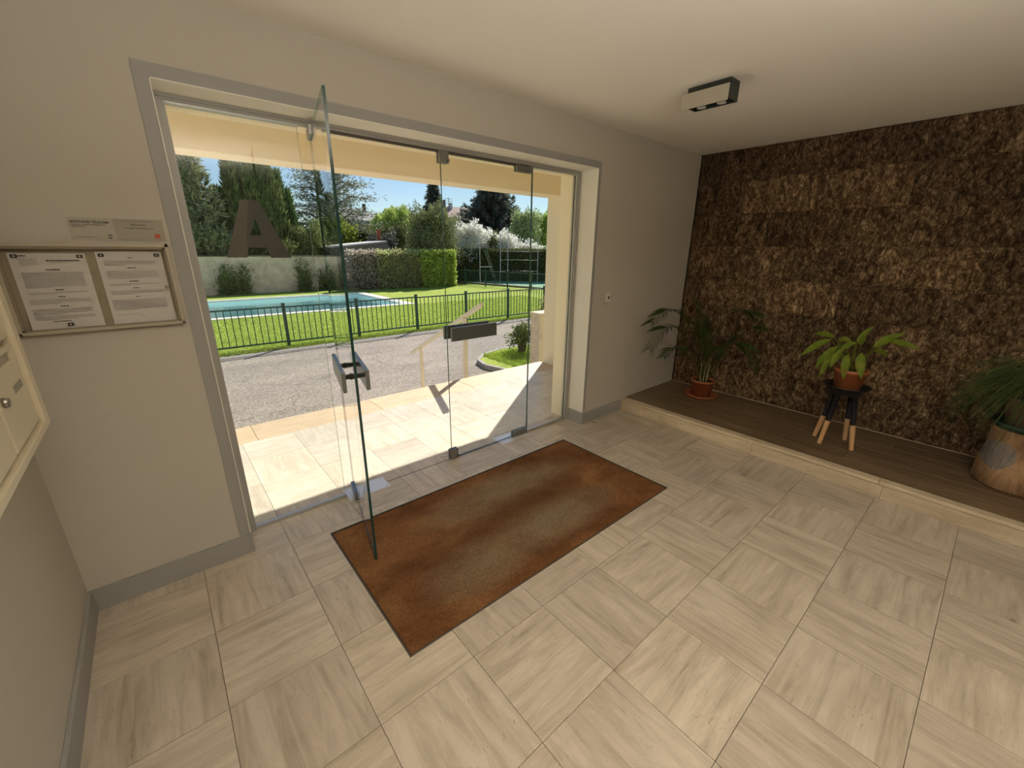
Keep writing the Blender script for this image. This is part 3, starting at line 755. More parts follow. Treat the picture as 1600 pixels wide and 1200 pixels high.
def conifer(loc, h, r, label, m, tiers=26, per=9, up=0.25, cl=0.34, dens=26, group=None, low=0.8, name='conifer_tree', wd=0.06, droop=0.0):
    e = empty(name, loc, label=label, cat='tree', group=group)
    VV = []; b = B()
    for t in range(tiers):
        f = t / tiers; z = low + (h - low) * f
        R = r * (1 - f) ** 0.75 + 0.12
        for k in range(per):
            a = 2 * PI * (k + random.random() * .8) / per + t * 1.1
            R2 = R * (0.7 + .5 * random.random())
            nb = max(5, int(dens * R2))
            s = np.linspace(0.12, 1, nb)
            P = np.stack([np.cos(a) * R2 * s, np.sin(a) * R2 * s, z + up * R2 * (s ** 2) - droop * R2 * s], 1)
            P = P + RNG.normal(size=P.shape) * 0.05
            P = np.repeat(P, 4, 0)
            D = np.tile(np.array([[math.cos(a), math.sin(a), up]]), (len(P), 1)) + rnd_dirs(len(P)) * .85
            VV.append(cards(P, D, cl * (.6 + .6 * RNG.random(len(P))), wd))
            if k % 3 == 0: tube(b, [(0, 0, z), tuple(P[-1])], [0.03, 0.008], 4, False)
    leafobj('crown', np.concatenate(VV), m, e)
    tree_trunk(e, h, 0.14 + r * .03); obj('branches', b, BARKT, e, kind='stuff')
    return e
def cedar(loc, h, r, label, group=None):
    e = empty('cedar_tree', loc, label=label, cat='tree', group=group)
    VV = []; b = B()
    tube(b, [(0, 0, 0), (.1, 0, h * .35), (-.1, .1, h * .7), (0, 0, h)], [0.42, 0.34, 0.22, 0.05], 9)
    for k in range(46):
        f = (k + .5) / 46; z = 1.6 + (h - 2.0) * f; a = k * 2.399 + random.random() * .4
        R = r * (1 - f * .55) * (.65 + .45 * random.random())
        mid = (math.cos(a) * R * .5, math.sin(a) * R * .5, z + R * .16); end = (math.cos(a) * R, math.sin(a) * R, z + R * .12)
        tube(b, [(0, 0, z - .4), mid, end], [0.11 * (1 - f * .5), 0.06, 0.015], 5, False)
        n = int(330 * R / r + 90)
        s = RNG.random(n) ** .7 * .85 + .15
        off = RNG.normal(size=(n, 3)) * np.array([0.42, 0.42, 0.10]) * (0.5 + s[:, None])
        P = np.stack([math.cos(a) * R * s, math.sin(a) * R * s, z - .4 + (R * .16 + .4) * np.sin(s * PI / 2)], 1) + off
        VV.append(cards(P, rnd_dirs(n) * np.array([1, 1, .35]) + np.array([math.cos(a) * .5, math.sin(a) * .5, 0]), 0.28, 0.075))
    leafobj('crown', np.concatenate(VV), L_CED, e); obj('trunk', b, BARKT, e)
    return e
def willow(loc, h, r, label):
    e = empty('willow_tree', loc, label=label, cat='tree')
    VV = []
    for k in range(1500):
        a = random.random() * 2 * PI; rr = r * math.sqrt(random.random())
        top = h * (1 - 0.42 * (rr / r) ** 2) * (0.9 + .14 * mnoise.noise(Vector((math.cos(a) * rr, math.sin(a) * rr, 5))))
        ln = 0.8 + 2.2 * random.random()
        n = 12; s = np.linspace(0, 1, n)
        P = np.stack([math.cos(a) * (rr + .3 * s), math.sin(a) * (rr + .3 * s), top - s * ln], 1) + RNG.normal(size=(n, 3)) * .05
        VV.append(cards(P, np.tile([[0.1, 0, -1]], (n, 1)) + rnd_dirs(n) * .4, 0.38, 0.10))
    leafobj('crown', np.concatenate(VV), L_WIL, e)
    b = B(); tube(b, [(0, 0, 0), (.1, 0, h * .4), (0, 0, h * .6)], [.35, .28, .15], 8)
    for k in range(7):
        a = k * .9; tube(b, [(0, 0, h * .4), (math.cos(a) * r * .5, math.sin(a) * r * .5, h * .75)], [.12, .04], 5, False)
    obj('trunk', b, BARKT, e)
    return e
def hedge(p, q, th, h, n, ln, m, label, name='hedge', core=(0.03, 0.04, 0.015), group=None, jit=0.06):
    p = Vector(p); q = Vector(q); d = (q - p); Ln = d.length; a = math.atan2(d.y, d.x)
    e = empty(name, (p.x, p.y, ZG), a, label=label, cat='hedge', group=group)
    bx('inner_branches', (0.08, -th / 2 + .1, 0.02), (Ln - .08, th / 2 - .1, h - .12), mat('hedge_core', core, 0.95), e)
    areas = np.array([Ln * h, Ln * h, Ln * th, th * h, th * h]); w = areas / areas.sum()
    f = RNG.choice(5, n, p=w); u = RNG.random(n); v = RNG.random(n); P = np.zeros((n, 3)); D = np.zeros((n, 3))
    for k in range(5):
        s = f == k
        if k < 2: P[s] = np.stack([u[s] * Ln, np.full(s.sum(), (-1, 1)[k] * th / 2), v[s] * h], 1); D[s] = (0, (-1, 1)[k], .3)
        elif k == 2: P[s] = np.stack([u[s] * Ln, (v[s] - .5) * th, np.full(s.sum(), h)], 1); D[s] = (0, 0, 1)
        else: P[s] = np.stack([np.full(s.sum(), (0, Ln)[k - 3]), (u[s] - .5) * th, v[s] * h], 1); D[s] = ((-1, 1)[k - 3], 0, .3)
    P = P + RNG.normal(size=P.shape) * jit
    P[:, 2] = np.maximum(P[:, 2], .03)
    leafobj('foliage', cards(P - unit(D) * ln * .4, D + rnd_dirs(n) * .9, ln * (.7 + .6 * RNG.random(n)), ln * .55), m, e)
    return e

# ------------------------------------------------------------------ trees and shrubs, each at its own distance
G = ZG
conifer((3.05, 27.0, G), 7.0, 1.5, 'feathery grey-green conifer at the left end of the garden wall', L_CON, 22, 8, 0.5, 0.5, 9, wd=.09)
cypress((5.15, 27.6, G), [(-.25, 0, 6.95, .55), (-.95, .2, 5.4, .5), (.25, .3, 6.7, .45), (.75, .2, 5.7, .4)], 'dark cypress clump with pointed tops right of the feathery conifer', 'cypresses behind the garden wall')
cypress((6.55, 27.2, G), [(-.75, 0, 6.9, .35), (-.25, .1, 6.9, .5), (.2, .1, 7.1, .45), (.6, .3, 5.9, .4)], 'tallest dark cypress clump behind the big letter A', 'cypresses behind the garden wall')
cypress((7.55, 28.0, G), [(-.15, 0, 6.6, .4), (.3, .1, 5.6, .4), (-.4, .4, 5.9, .4)], 'green cypress clump next to the spreading cedar', 'cypresses behind the garden wall', leafmat('cypress_mid_green', (0.048, 0.096, 0.032), (0.128, 0.200, 0.064), (0.256, 0.320, 0.112), 2.2))
cedar((12.2, 33.5, G), 9.2, 4.3, 'broad spreading cedar with bare dark limbs behind the shed')
shrub('flowering_shrub', (8.6, 27.5, G), 1.15, 1.0, 3.7, 7000, .17, .10, L_YEL, 'pale yellow-leaved shrub behind the wall below the cedar', trunk_h=.2, sh=.35)
shrub('shrub', (2.9, 25.8, G), 1.5, .7, 3.2, 6500, .2, .11, L_BOX, 'tangled shrub with bare twigs at the foot of the feathery conifer', trunk_h=.2, sh=.3, BM=BARKL, stems=9)
shrub('shrub', (5.9, 26.0, G), 1.9, .6, 2.9, 7000, .2, .11, L_IVY, 'dark undergrowth shrub below the cypress clumps', trunk_h=.1, sh=.3)
shrub('shrub', (11.6, 31.0, G), 1.6, 1.2, 4.2, 6000, .2, .12, leafmat('fresh_yellow', (0.25, 0.33, 0.05), (0.42, 0.5, 0.09), (0.55, 0.6, 0.15), 3, .4), 'bright yellow-green shrub behind the shed roof', trunk_h=.2, sh=.3)
willow((23.3, 45.0, G), 7.6, 3.9, 'pale yellow-green weeping willow beyond the shed')
shrub('shrub', (14.0, 28.2, G), 1.0, .9, 3.3, 5000, .18, .11, L_DARK, 'dark bushy shrub right of the shed roof', trunk_h=.1, sh=.3)
shrub('shrub', (15.5, 29.5, G), 1.1, 1.0, 4.1, 5200, .18, .11, L_HDK, 'second dark shrub between the shed and the rounded evergreen', trunk_h=.1, sh=.3)
shrub('evergreen_shrub', (16.4, 25.2, G), 1.75, 1.5, 5.1, 24000, .13, .08, L_BOX, 'big rounded olive-green evergreen shrub behind the hedges', trunk_h=.1, sh=.5)
conifer((34.66, 56.0, G), 11.7, 2.7, 'distant dark spire-shaped conifer above the rounded shrub', L_DARK, 26, 9, -.1, .7, 10, wd=.16)
conifer((33.2, 40.0, G), 10.6, 5.6, 'large dark spruce with drooping branches above the blossom', L_DARK, 26, 12, .25, .55, 13, wd=.12, droop=.15)
shrub('blossom_shrub', (20.6, 26.6, G), 1.75, 1.2, 4.3, 13000, .15, .10, L_BLO, 'white blossoming shrub beside the rounded evergreen', trunk_h=.2, sh=.35, group='white blossoming shrubs')
shrub('blossom_shrub', (23.4, 26.2, G), 1.7, 1.2, 3.7, 11000, .15, .10, L_BLO, 'white blossoming shrub in the middle above the dark hedge', trunk_h=.2, sh=.35, group='white blossoming shrubs')
shrub('blossom_shrub', (26.0, 26.0, G), 1.7, 1.2, 3.0, 9000, .15, .10, L_BLO, 'lowest white blossoming shrub, at the pillar end of the dark hedge', trunk_h=.2, sh=.35, group='white blossoming shrubs')
shrub('shrub', (22.3, 25.9, G), .55, .5, 3.5, 3000, .15, .09, L_HDK, 'slim dark shrub standing among the white blossom', trunk_h=.1, sh=.3)
shrub('light_tree', (28.6, 29.0, G), 1.5, 1.2, 5.8, 9000, .2, .12, L_PGR, 'pale green leafy tree in front of the large spruce', cat='tree', trunk_h=1.0, sh=.3)
shrub('light_tree', (32.8, 30.5, G), 1.6, 1.2, 6.0, 7000, .2, .12, leafmat('lime_green', (0.25, 0.36, 0.06), (0.42, 0.55, 0.12), (0.6, 0.7, 0.25), 3, .4), 'lime green tree showing beside the porch pillar', cat='tree', trunk_h=1.2, sh=.3)
for (x, y, s) in ((-3, 30, 7), (0.2, 30.5, 8), (19, 52, 5.5), (29, 55, 5.5), (41, 48, 7), (48, 50, 8), (8.5, 40, 6)):
    pass
# creepers on the garden wall
def creeper(x0, x1, h, n, label):
    e = empty('wall_creeper', ((x0 + x1) / 2, 24.35, G), label=label, cat='creeper', group='creepers on the garden wall')
    b = B(); VV = []
    w = (x1 - x0) / 2
    for k in range(14):
        x = (random.random() * 2 - 1) * w; hh = h * (.5 + .5 * random.random())
        pts_ = [(x + .12 * math.sin(j * 1.3 + k), -.05, hh * j / 5) for j in range(6)]
        tube(b, pts_, [.02, .018, .015, .012, .008, .004], 4, False)
        m_ = int(n / 26); s = RNG.random(m_)
        P = np.stack([np.full(m_, x) + RNG.normal(size=m_) * .13, RNG.normal(size=m_) * .08 - .12, s ** 1.3 * hh], 1)
        VV.append(cards(P, rnd_dirs(m_) + np.array([0, -.4, .5]), .13, .08))
    leafobj('leaves', np.concatenate(VV), L_IVY, e); obj('stems', b, BARKT, e, kind='stuff')
creeper(2.9, 4.6, 1.7, 2600, 'dark leafy creeper at the left of the garden wall')
creeper(6.8, 7.6, 2.1, 1400, 'tall thin creeper under the yellow-leaved shrub')
creeper(7.9, 8.9, 1.3, 1000, 'sparse creeper near the right end of the garden wall')

hedge((-9, 30.5), (15.5, 31.5), 1.0, 3.6, 26000, .22, L_CYP, 'dark thicket closing the view behind the garden wall', 'thicket', jit=.35)
hedge((15.5, 33.5), (46, 33.0), 1.0, 3.4, 22000, .22, L_BOX, 'olive thicket behind the white blossom and the spruce', 'thicket', jit=.4)
# garden wall, shed, hedges
def plaster():
    m = noisy('old_wall_plaster', (0.56, 0.42, 0.30), (0.78, 0.63, 0.47), 3, 0.95, 0.8, 0.05, 7, lo=.35, hi=.65, detail=8)
    return m
bx('garden_wall', (-12, 24.5, G), (9.3, 24.75, G + 1.95), plaster(), label='rough old tan plaster wall along the back of the lawn', cat='wall')
bx('coping', (-12.05, 24.42, G + 1.95), (9.35, 24.83, G + 2.0), noisy('painted_shade_coping', (0.07, 0.075, 0.045), (0.13, 0.125, 0.085), 4, .95), bpy.data.objects['garden_wall'])  # added coping; its dark colour stands in for tree shade on the wall top
sh_ = empty('shed', (9.6, 25.6, G), label='grey-brown concrete shed with a sloping roof behind the dry hedge', cat='shed')
b = xzprism(B(), [(-.3, 0), (3.95, 0), (3.9, 2.25), (3.4, 2.82), (-.3, 2.40)], 0, 3.0); obj('body', b, noisy('shed_concrete', (0.20, 0.17, 0.14), (0.30, 0.26, 0.22), 3, .9), sh_)
b = xzprism(B(), [(-.4, 2.41), (3.45, 2.83), (3.42, 2.91), (-.4, 2.50)], -.12, 3.1); obj('roof', b, noisy('roof_sheet', (0.62, 0.60, 0.58), (0.7, 0.68, 0.66), 3, .6), sh_)
hedge((9.7, 23.6), (11.3, 23.4), 0.8, 2.2, 3800, .15, L_DRY, 'dry grey-brown clipped hedge section before the shed', 'dry_hedge', (0.12, 0.09, 0.06), jit=.08)
hedge((11.3, 23.3), (14.1, 23.1), 0.8, 2.22, 4800, .15, leafmat('sparse_hedge', (0.34, 0.31, 0.20), (0.48, 0.50, 0.22), (0.66, 0.72, 0.32), 1.5, .5), 'half-bare hedge section with patches of new green leaves', 'sparse_hedge', (0.14, 0.12, 0.07), jit=.1)
hedge((14.1, 23.1), (16.45, 22.9), 1.0, 2.28, 9000, .15, L_HED, 'bright green full hedge section at the right end of the clipped row', 'green_hedge', (0.06, 0.10, 0.02), jit=.05)
hedge((17.2, 28.3), (31, 17.1), 1.0, 2.42, 30000, .13, L_HDK, 'long dark clipped hedge behind the ball court', 'dark_hedge', jit=.035)
hp = bx('garden_post', (13.5, 28.0, G), (13.72, 28.12, G + 3.7), noisy('red_paint', (0.45, 0.10, 0.05), (0.5, 0.14, 0.07), 4, .7), label='slim red post standing beside the shed roof', cat='post')

# houses far behind
TILE = noisy('roof_tiles', (0.50, 0.34, 0.27), (0.60, 0.44, 0.36), 4, .9, .3, .05, 20)
def house(name, x0, x1, y, zt, zr, label, roofm, wallm, chim):
    e = empty(name, (x0, y, G), label=label, cat='house')
    w = x1 - x0
    bx('wall', (0, 0, 0), (w, 7, zt - G), wallm, e)
    b = B()
    z = zt - G; r_ = zr - G
    v = [b.verts.new(p) for p in ((-.4, -.4, z), (w + .4, -.4, z), (w + .4, 7.4, z), (-.4, 7.4, z), (2.0, 3.5, r_), (w - 2.0, 3.5, r_))]
    for f in ((0, 1, 5, 4), (1, 2, 5), (2, 3, 4, 5), (3, 0, 4), (3, 2, 1, 0)): b.faces.new([v[i] for i in f])
    obj('roof', b, roofm, e)
    for cx, cw, ch in chim: bx('chimney', (cx, 2.8, z), (cx + cw, 3.3, r_ - 0 + ch), wallm if cw > .45 else BARKT, e)
    for i in range(3): bx('window', (w * (.2 + .25 * i), -.03, z - 2.3), (w * (.2 + .25 * i) + 1.0, .02, z - 1.0), mat('far_window', (.05, .06, .08), .2), e)
    return e
h1 = house('house', 36.2, 47.5, 60, 5.9, 8.4, 'far house with a pinkish tiled roof above the blossom', TILE, noisy('pale_wall', (0.6, 0.6, 0.62), (0.66, 0.66, 0.66), 2, .9), ((5.5, .5, .5), (4.4, .25, .9)))
house('house', 21.5, 29.0, 60, 5.2, 6.9, 'far grey-roofed house glimpsed between cedar and willow', noisy('grey_tiles', (0.35, 0.33, 0.32), (0.42, 0.40, 0.38), 3, .9), noisy('pale_wall_2', (0.5, 0.49, 0.48), (0.55, 0.54, 0.52), 2, .9), ((5.1, .35, .8),))
an = empty('roof_antenna', (41.9, 63.5, 8.3), label='thin television antenna on the far tiled roof', cat='antenna')
b = B(); tube(b, [(0, 0, -1.2), (0, 0, 1.5)], .05, 6); obj('mast', b, BARKT, an)
for z in (.5, .9, 1.25):
    b = B(); tube(b, [(-.8, 0, z), (.8, 0, z + .06)], .035, 5); obj('rod', b, BARKT, an)

# ball court beyond the second fence
b = prism(B(), [(18.2, 24.6), (20.0, 16.4), (31, 14), (31, 18.2), (22.5, 25.0)], ZG + .012, ZG + .03); obj('court', b, noisy('court_surface', (0.22, 0.46, 0.28), (0.26, 0.50, 0.32), 2, .9, 0), kind='structure', label='pale green ball court surface beyond the second fence')
b = prism(B(), [(17.95, 24.6), (18.2, 24.6), (20.0, 16.4), (19.75, 16.4)], ZG, ZG + .12); obj('court_edging', b, noisy('edge_board', (0.26, 0.17, 0.10), (0.32, 0.22, 0.14), 3, .9), kind='structure')
POLE = mat('grey_pole', (0.48, 0.48, 0.46), .5, .3)
def Pp(x, y, z): return (x, y, z)
for x, y, h, lab in ((20.0, 22.0, 3.4, 'leftmost of the three slim grey court poles'), (21.2, 22.6, 3.5, 'middle of the three slim grey court poles'), (22.6, 20.8, 3.2, 'court pole nearest the porch pillar')):
    b = B(); tube(b, [(0, 0, 0), (0, 0, h)], .024, 8); tube(b, [(0, 0, h), (0, 0, h + .04)], .032, 8)
    obj('court_pole', b, POLE, loc=(x, y, ZG), label=lab, cat='pole', group='poles round the ball court')
gl = empty('goal_frame', (18.75, 22.8, ZG), label='slanted grey goal frame with a crossbar behind the second fence', cat='goal')
b = B(); tube(b, [(0, 0, 0), (0, 0, 3.35)], .024, 8); obj('post', b, POLE, gl)
for dx in (0, .18):
    b = B(); tube(b, [(.45 + dx, 0, 2.35), (1.25 + dx, -.2, 0.0)], .02, 6); obj('brace', b, POLE, gl)
b = B(); tube(b, [(0, 0, 1.22), (1.0, -.1, 1.2)], .03, 6); obj('crossbar', b, POLE, gl)
b = B()
for z in (.9, 1.7, 2.3): tube(b, [(20.0, 22.0, ZG + z), (21.2, 22.6, ZG + z), (22.6, 20.8, ZG + z)], .006, 4)
obj('net_wires', b, POLE, label='thin horizontal wires strung between the court poles', cat='wire')

# ------------------------------------------------------------------ picket fences
FG = noisy('dark_green_metal', (0.018, 0.062, 0.045), (0.025, 0.075, 0.055), 5, .45, 0)
pick = box(B(), (-.009, -.009, 0.0), (.009, .009, 0.93)); pme = bpy.data.meshes.new('picket'); pick.to_mesh(pme); pick.free(); pme.materials.append(FG)
def mk_post():
    b = B(); box(b, (-.035, -.035, 0), (.035, .035, 1.10), .003); box(b, (-.04, -.04, 1.10), (.04, .04, 1.125), .004)
    me = bpy.data.meshes.new('post'); b.to_mesh(me); b.free(); me.materials.append(FG); return me
postme = mk_post()
fe = empty('picket_fence', (2.88 - 2 * 1.865, 9.5, ZG), label='dark green metal picket fence running along the drive', cat='fence')
S_ = 1.865
for i in range(9):
    inst('post', postme, fe, (i * S_, 0, 0))
    if i == 8: break
    up = .012 * (i % 2)
    for z in (.115, 1.005): bx('rail', (i * S_ + .035, -.018, z + up), ((i + 1) * S_ - .035, .018, z + .036 + up), FG, fe)
    for k in range(1, 13): inst('picket', pme, fe, (i * S_ + k * S_ / 13, 0, .11 + up))
A_ = Vector((16.55, 26.4)); Z_ = Vector((20.4, 9.9)); dv = (Z_ - A_); na = 9; dd = dv / na; ang = math.atan2(dv.y, dv.x)
f2 = empty('picket_fence', (A_.x, A_.y, ZG), ang, label='second dark green picket fence, running away beside the ball court', cat='fence')
s2 = dd.length
bb = B()
for i in range(na + 1):
    inst('post', postme, f2, (i * s2, 0, 0))
    if i == na: break
    for z in (.115, 1.005): bx('rail', (i * s2 + .035, -.018, z), ((i + 1) * s2 - .035, .018, z + .036), FG, f2)
    for k in range(1, 13): inst('picket', pme, f2, (i * s2 + k * s2 / 13, 0, .11))

# grass blades near the fence and tufts on the island
def blades(name, n, fx, zb, lo, hi, m, label):
    X, Y = fx(n)
    P = np.stack([X, Y, np.full(n, zb)], 1)
    D = rnd_dirs(n) * .6 + np.array([0, 0, 1.0])
    h = lo + (hi - lo) * RNG.random(n)
    s = unit(np.cross(D, rnd_dirs(n)))
    V = np.stack([P - s * .008, P + s * .008, P + unit(D) * h[:, None]], 1).reshape(-1, 3)
    me = fastmesh(name, V, np.arange(3 * n).reshape(-1, 3), [m])
    o = bpy.data.objects.new(name, me); link(o); tag(o, label, 'grass', kind='stuff'); return o
GRS = leafmat('grass_blades', (0.20, 0.30, 0.04), (0.38, 0.50, 0.08), (0.60, 0.68, 0.20), 6.0, .3)
blades('grass', 90000, lambda n: (RNG.random(n) * 17 - 1, 9.25 + 6.0 * RNG.random(n) ** 1.5), ZG, .03, .08, GRS, 'short bright green grass blades of the lawn along the fence')
blades('grass', 14000, lambda n: (6.05 + 4.2 * RNG.random(n), 3.6 + 1.7 * RNG.random(n)), ZG + .09, .04, .12, GRS, 'longer grass blades on the kerbed island')
DRYG = leafmat('mossy_verge', (0.14, 0.17, 0.05), (0.28, 0.32, 0.1), (0.42, 0.42, 0.2), 4, .2)
blades('grass', 9000, lambda n: (RNG.random(n) * 16 - 1, 9.18 + .35 * RNG.random(n)), ZG, .02, .09, DRYG, 'dry mossy verge grass between the tarmac and the fence foot')
shrub('shrub', (7.0, 4.95, ZG + .08), .36, .3, .72, 1100, .07, .04, L_IVY, 'small leafy shrub growing on the kerbed island', trunk_h=.02, sh=.1, stems=7)
shrub('shrub', (6.75, 3.75, ZG + .09), .42, .3, 1.5, 1300, .07, .035, L_BOX, 'grey-green plant peeping over the low stone wall', trunk_h=.5, sh=.1, stems=5)

# ------------------------------------------------------------------ notice board
nb = empty('notice_board', (0.2925, 0, 1.4375), label='flat glazed metal notice case on the wall left of the entrance', cat='notice board')
W2, H2 = 0.2475, 0.166
CASE = noisy('case_metal', (0.42, 0.37, 0.29), (0.45, 0.40, 0.31), 3, .5, 0, metal=.2)
bx('back_panel', (-W2, -.006, -H2), (W2, 0, H2), noisy('case_backing', (0.30, 0.245, 0.165), (0.32, 0.26, 0.18), 3, .8, 0), nb)
b = B()
for a, c_ in (((-W2, -.034, H2 - .014), (W2, -.0, H2)), ((-W2, -.034, -H2), (W2, 0, -H2 + .012)), ((-W2, -.034, -H2), (-W2 + .014, 0, H2)), ((W2 - .012, -.034, -H2), (W2, 0, H2))): box(b, a, c_, .0015)
obj('case_frame', b, CASE, nb)
b = B()
for a, c_ in (((-W2 + .014, -.03, H2 - .022), (W2 - .012, -.022, H2 - .014)), ((-W2 + .014, -.03, -H2 + .012), (W2 - .012, -.022, -H2 + .018)), ((-W2 + .014, -.03, -H2 + .012), (-W2 + .022, -.022, H2 - .014)), ((W2 - .019, -.03, -H2 + .012), (W2 - .012, -.022, H2 - .014))): box(b, a, c_)
obj('door_frame', b, noisy('case_inner', (0.24, 0.20, 0.14), (0.26, 0.22, 0.15), 3, .5, 0), nb)
b = B(); box(b, (-W2 + .02, -.027, -H2 + .016), (W2 - .017, -.024, H2 - .02)); obj('glass_door', b, GLASS, nb)
b = B(); tube(b, [(.212, -.040, -.007), (.212, -.027, -.007)], .008, 16); box(b, (.2105, -.0415, -.012), (.2135, -.0395, -.002)); obj('lock', b, LOCKM, nb)
PAPER = noisy('paper', (0.64, 0.585, 0.555), (0.67, 0.61, 0.58), 8, .9, .1, .002, 20)
INK = mat('printed_ink', (0.27, 0.245, 0.235), .9)
INKD = mat('bold_ink', (0.06, 0.055, 0.05), .9)
def paper(x0, x1, z0, z1, label, blocks, magnets):
    p = empty('paper_notice', ((x0 + x1) / 2, -.007, (z0 + z1) / 2), label=label, cat='notice', group='typed notices in the notice case')
    w, h = (x1 - x0), (z1 - z0)
    bm = B(); bmesh.ops.create_grid(bm, x_segments=10, y_segments=14, size=.5)
    for v in bm.verts:
        x, z = v.co.x, v.co.y
        curl = max(0, (-x - z) - .72) * .02
        v.co = Vector((x * w, -curl - .0006 * mnoise.noise(Vector((x * 5, z * 5, w))), z * h))
    bmesh.ops.recalc_face_normals(bm, faces=bm.faces[:])
    obj('sheet', bm, PAPER, p, smooth=True)
    bt = B(); bd = B()
    for t, xa, xb, za, zb in blocks:
        if t == 'h':
            xx = xa
            while xx < xb:
                l_ = .004 + .006 * random.random(); box(bd, (-w / 2 + xx * w, -.0022, h / 2 - zb * h), (-w / 2 + min(xx * w + l_, xb * w), -.0018, h / 2 - za * h)); xx += (l_ + .0012) / w
        else:
            nl = max(1, int((zb - za) * h / .0042))
            for k in range(nl):
                z = h / 2 - (za + (zb - za) * (k + .5) / nl) * h
                xe = xb if k < nl - 1 else xa + (xb - xa) * (.35 + .5 * random.random())
                xx = xa * w
                while xx < xe * w:
                    l_ = .003 + .009 * random.random(); e_ = min(xx + l_, xe * w)
                    box(bt, (-w / 2 + xx, -.0022, z - .0007), (-w / 2 + e_, -.0018, z + .0007)); xx += l_ + .0014
    obj('small_print', bt, INK, p, kind='stuff'); obj('headings', bd, INKD, p, kind='stuff')
    for k, (mx, mz) in enumerate(magnets):
        m_ = empty('magnet', ((x0 + x1) / 2 - w / 2 + mx * w, -.0095, (z0 + z1) / 2 + h / 2 - mz * h), label='black magnet clip at the %s' % label_pos[(label, k)], cat='magnet', group='magnet clips in the notice case')
        bx('clip', (-.0085, -.003, -.006), (.0085, 0, .006), BLACK, m_, .001)
        b = B(); tube(b, [(0, -.0045, 0), (0, -.003, 0)], .0032, 12); obj('dot', b, mat('dot_grey', (.45, .43, .4), .5), m_)
la = 'typed sheet with a curling lower corner, next to the mailboxes'; lb = 'typed sheet nearer the entrance, shorter paragraphs'
label_pos = {(la, 0): 'top corner near the mailboxes', (la, 1): 'top inner corner of the mailbox-side sheet', (la, 2): 'bottom edge of the mailbox-side sheet', (lb, 0): 'top inner corner of the entrance-side sheet', (lb, 1): 'top corner of the sheet next to the door frame'}
paper(.083, .283, 1.281, 1.566, la, [('h', .12, .22, .025, .04), ('t', .12, .34, .06, .16), ('h', .46, .90, .085, .10), ('t', .52, .86, .11, .125), ('h', .42, .60, .20, .215), ('t', .10, .90, .235, .44), ('h', .46, .58, .46, .472), ('t', .10, .90, .49, .525), ('h', .47, .57, .55, .562), ('t', .08, .90, .58, .65), ('h', .46, .57, .675, .687), ('t', .08, .90, .71, .79), ('t', .08, .90, .80, .86), ('h', .30, .55, .875, .885)],
      [(.08, .035), (.92, .04), (.52, .93)])
paper(.311, .512, 1.283, 1.573, lb, [('h', .46, .54, .08, .09), ('t', .10, .88, .115, .19), ('h', .42, .55, .215, .227), ('t', .10, .88, .255, .37), ('h', .40, .54, .395, .407), ('t', .10, .86, .43, .465), ('h', .42, .52, .49, .50), ('t', .08, .88, .52, .585), ('h', .43, .50, .61, .62), ('t', .06, .90, .65, .80), ('t', .08, .86, .85, .87), ('t', .45, .55, .89, .90)],
      [(.08, .05), (.92, .05)])

# sign plate above it
sg = empty('sign_plate', (0.40, 0, 1.6565), label='grey plastic telecom sign in two halves above the notice case', cat='sign')
bx('plate', (-.14, -.0025, -.040), (-.012, 0, .040), noisy('sign_grey', (0.40, 0.375, 0.30), (0.42, 0.39, 0.315), 4, .5, 0), sg)
bx('plate', (-.012, -.003, -.040), (.14, 0, .040), noisy('sign_grey_darker', (0.33, 0.30, 0.235), (0.35, 0.32, 0.25), 4, .5, 0), sg)
SINK = mat('sign_ink', (.045, .038, .03), .8); SINK2 = mat('sign_ink_soft', (.12, .10, .08), .8)
def text(s, x, z, size, parent, m, bold=False, align='LEFT', name='lettering', squash=1.0):
    c = bpy.data.curves.new(name, 'FONT'); c.body = s; c.size = size; c.align_x = align; c.align_y = 'CENTER'; c.extrude = .0002
    if bold: c.offset = size * .022
    c.resolution_u = 3
    c.materials.append(m)
    o = bpy.data.objects.new(name, c); o.location = (x, -.0034, z); o.rotation_euler = (PI / 2, 0, 0); o.scale = (squash, 1, 1)
    link(o); dg_ = bpy.context.evaluated_depsgraph_get(); me_ = bpy.data.meshes.new_from_object(o.evaluated_get(dg_)); loc_, rot_, scl_ = o.location.copy(), o.rotation_euler.copy(), o.scale.copy()
    bpy.data.objects.remove(o); return inst(name, me_, parent, loc_, rot_, scl_)
text('BOUYGUES TELECOM', -.132, .024, .0118, sg, SINK, True, squash=.93)
text("A INSTALLE LE RESEAU D'IMMEUBLE EN", -.132, .014, .0055, sg, SINK2, True)
text('FIBRE OPTIQUE', -.130, .007, .0052, sg, SINK2, True)
text('Infos : bouyguestelecom.fr', -.124, -.030, .0055, sg, SINK2)
text("L'opérateur d'immeuble de votre résidence est", .062, .0315, .0052, sg, SINK2, False, 'CENTER')
text('FIBRE OPTIQUE', .062, .018, .0065, sg, SINK, True, 'CENTER')
text('Une question ? Appelez le service client', .064, .006, .0055, sg, SINK, True, 'CENTER')
bx('logo', (.106, -.0042, -.031), (.124, -.003, -.015), mat('sign_red', (.50, .09, .05), .6), sg)
b = B()
for k in range(2):
    a0 = .5 + k * PI
    for j in range(8):
        a = a0 + j * .26; a2 = a + .27
        q = [b.verts.new((-.030 + r_ * math.cos(t), -.0032, -.028 + r_ * .9 * math.sin(t))) for r_, t in ((.0042, a), (.0085, a), (.0085, a2), (.0042, a2))]
        b.faces.new(q)
obj('round_logo', b, SINK, sg)

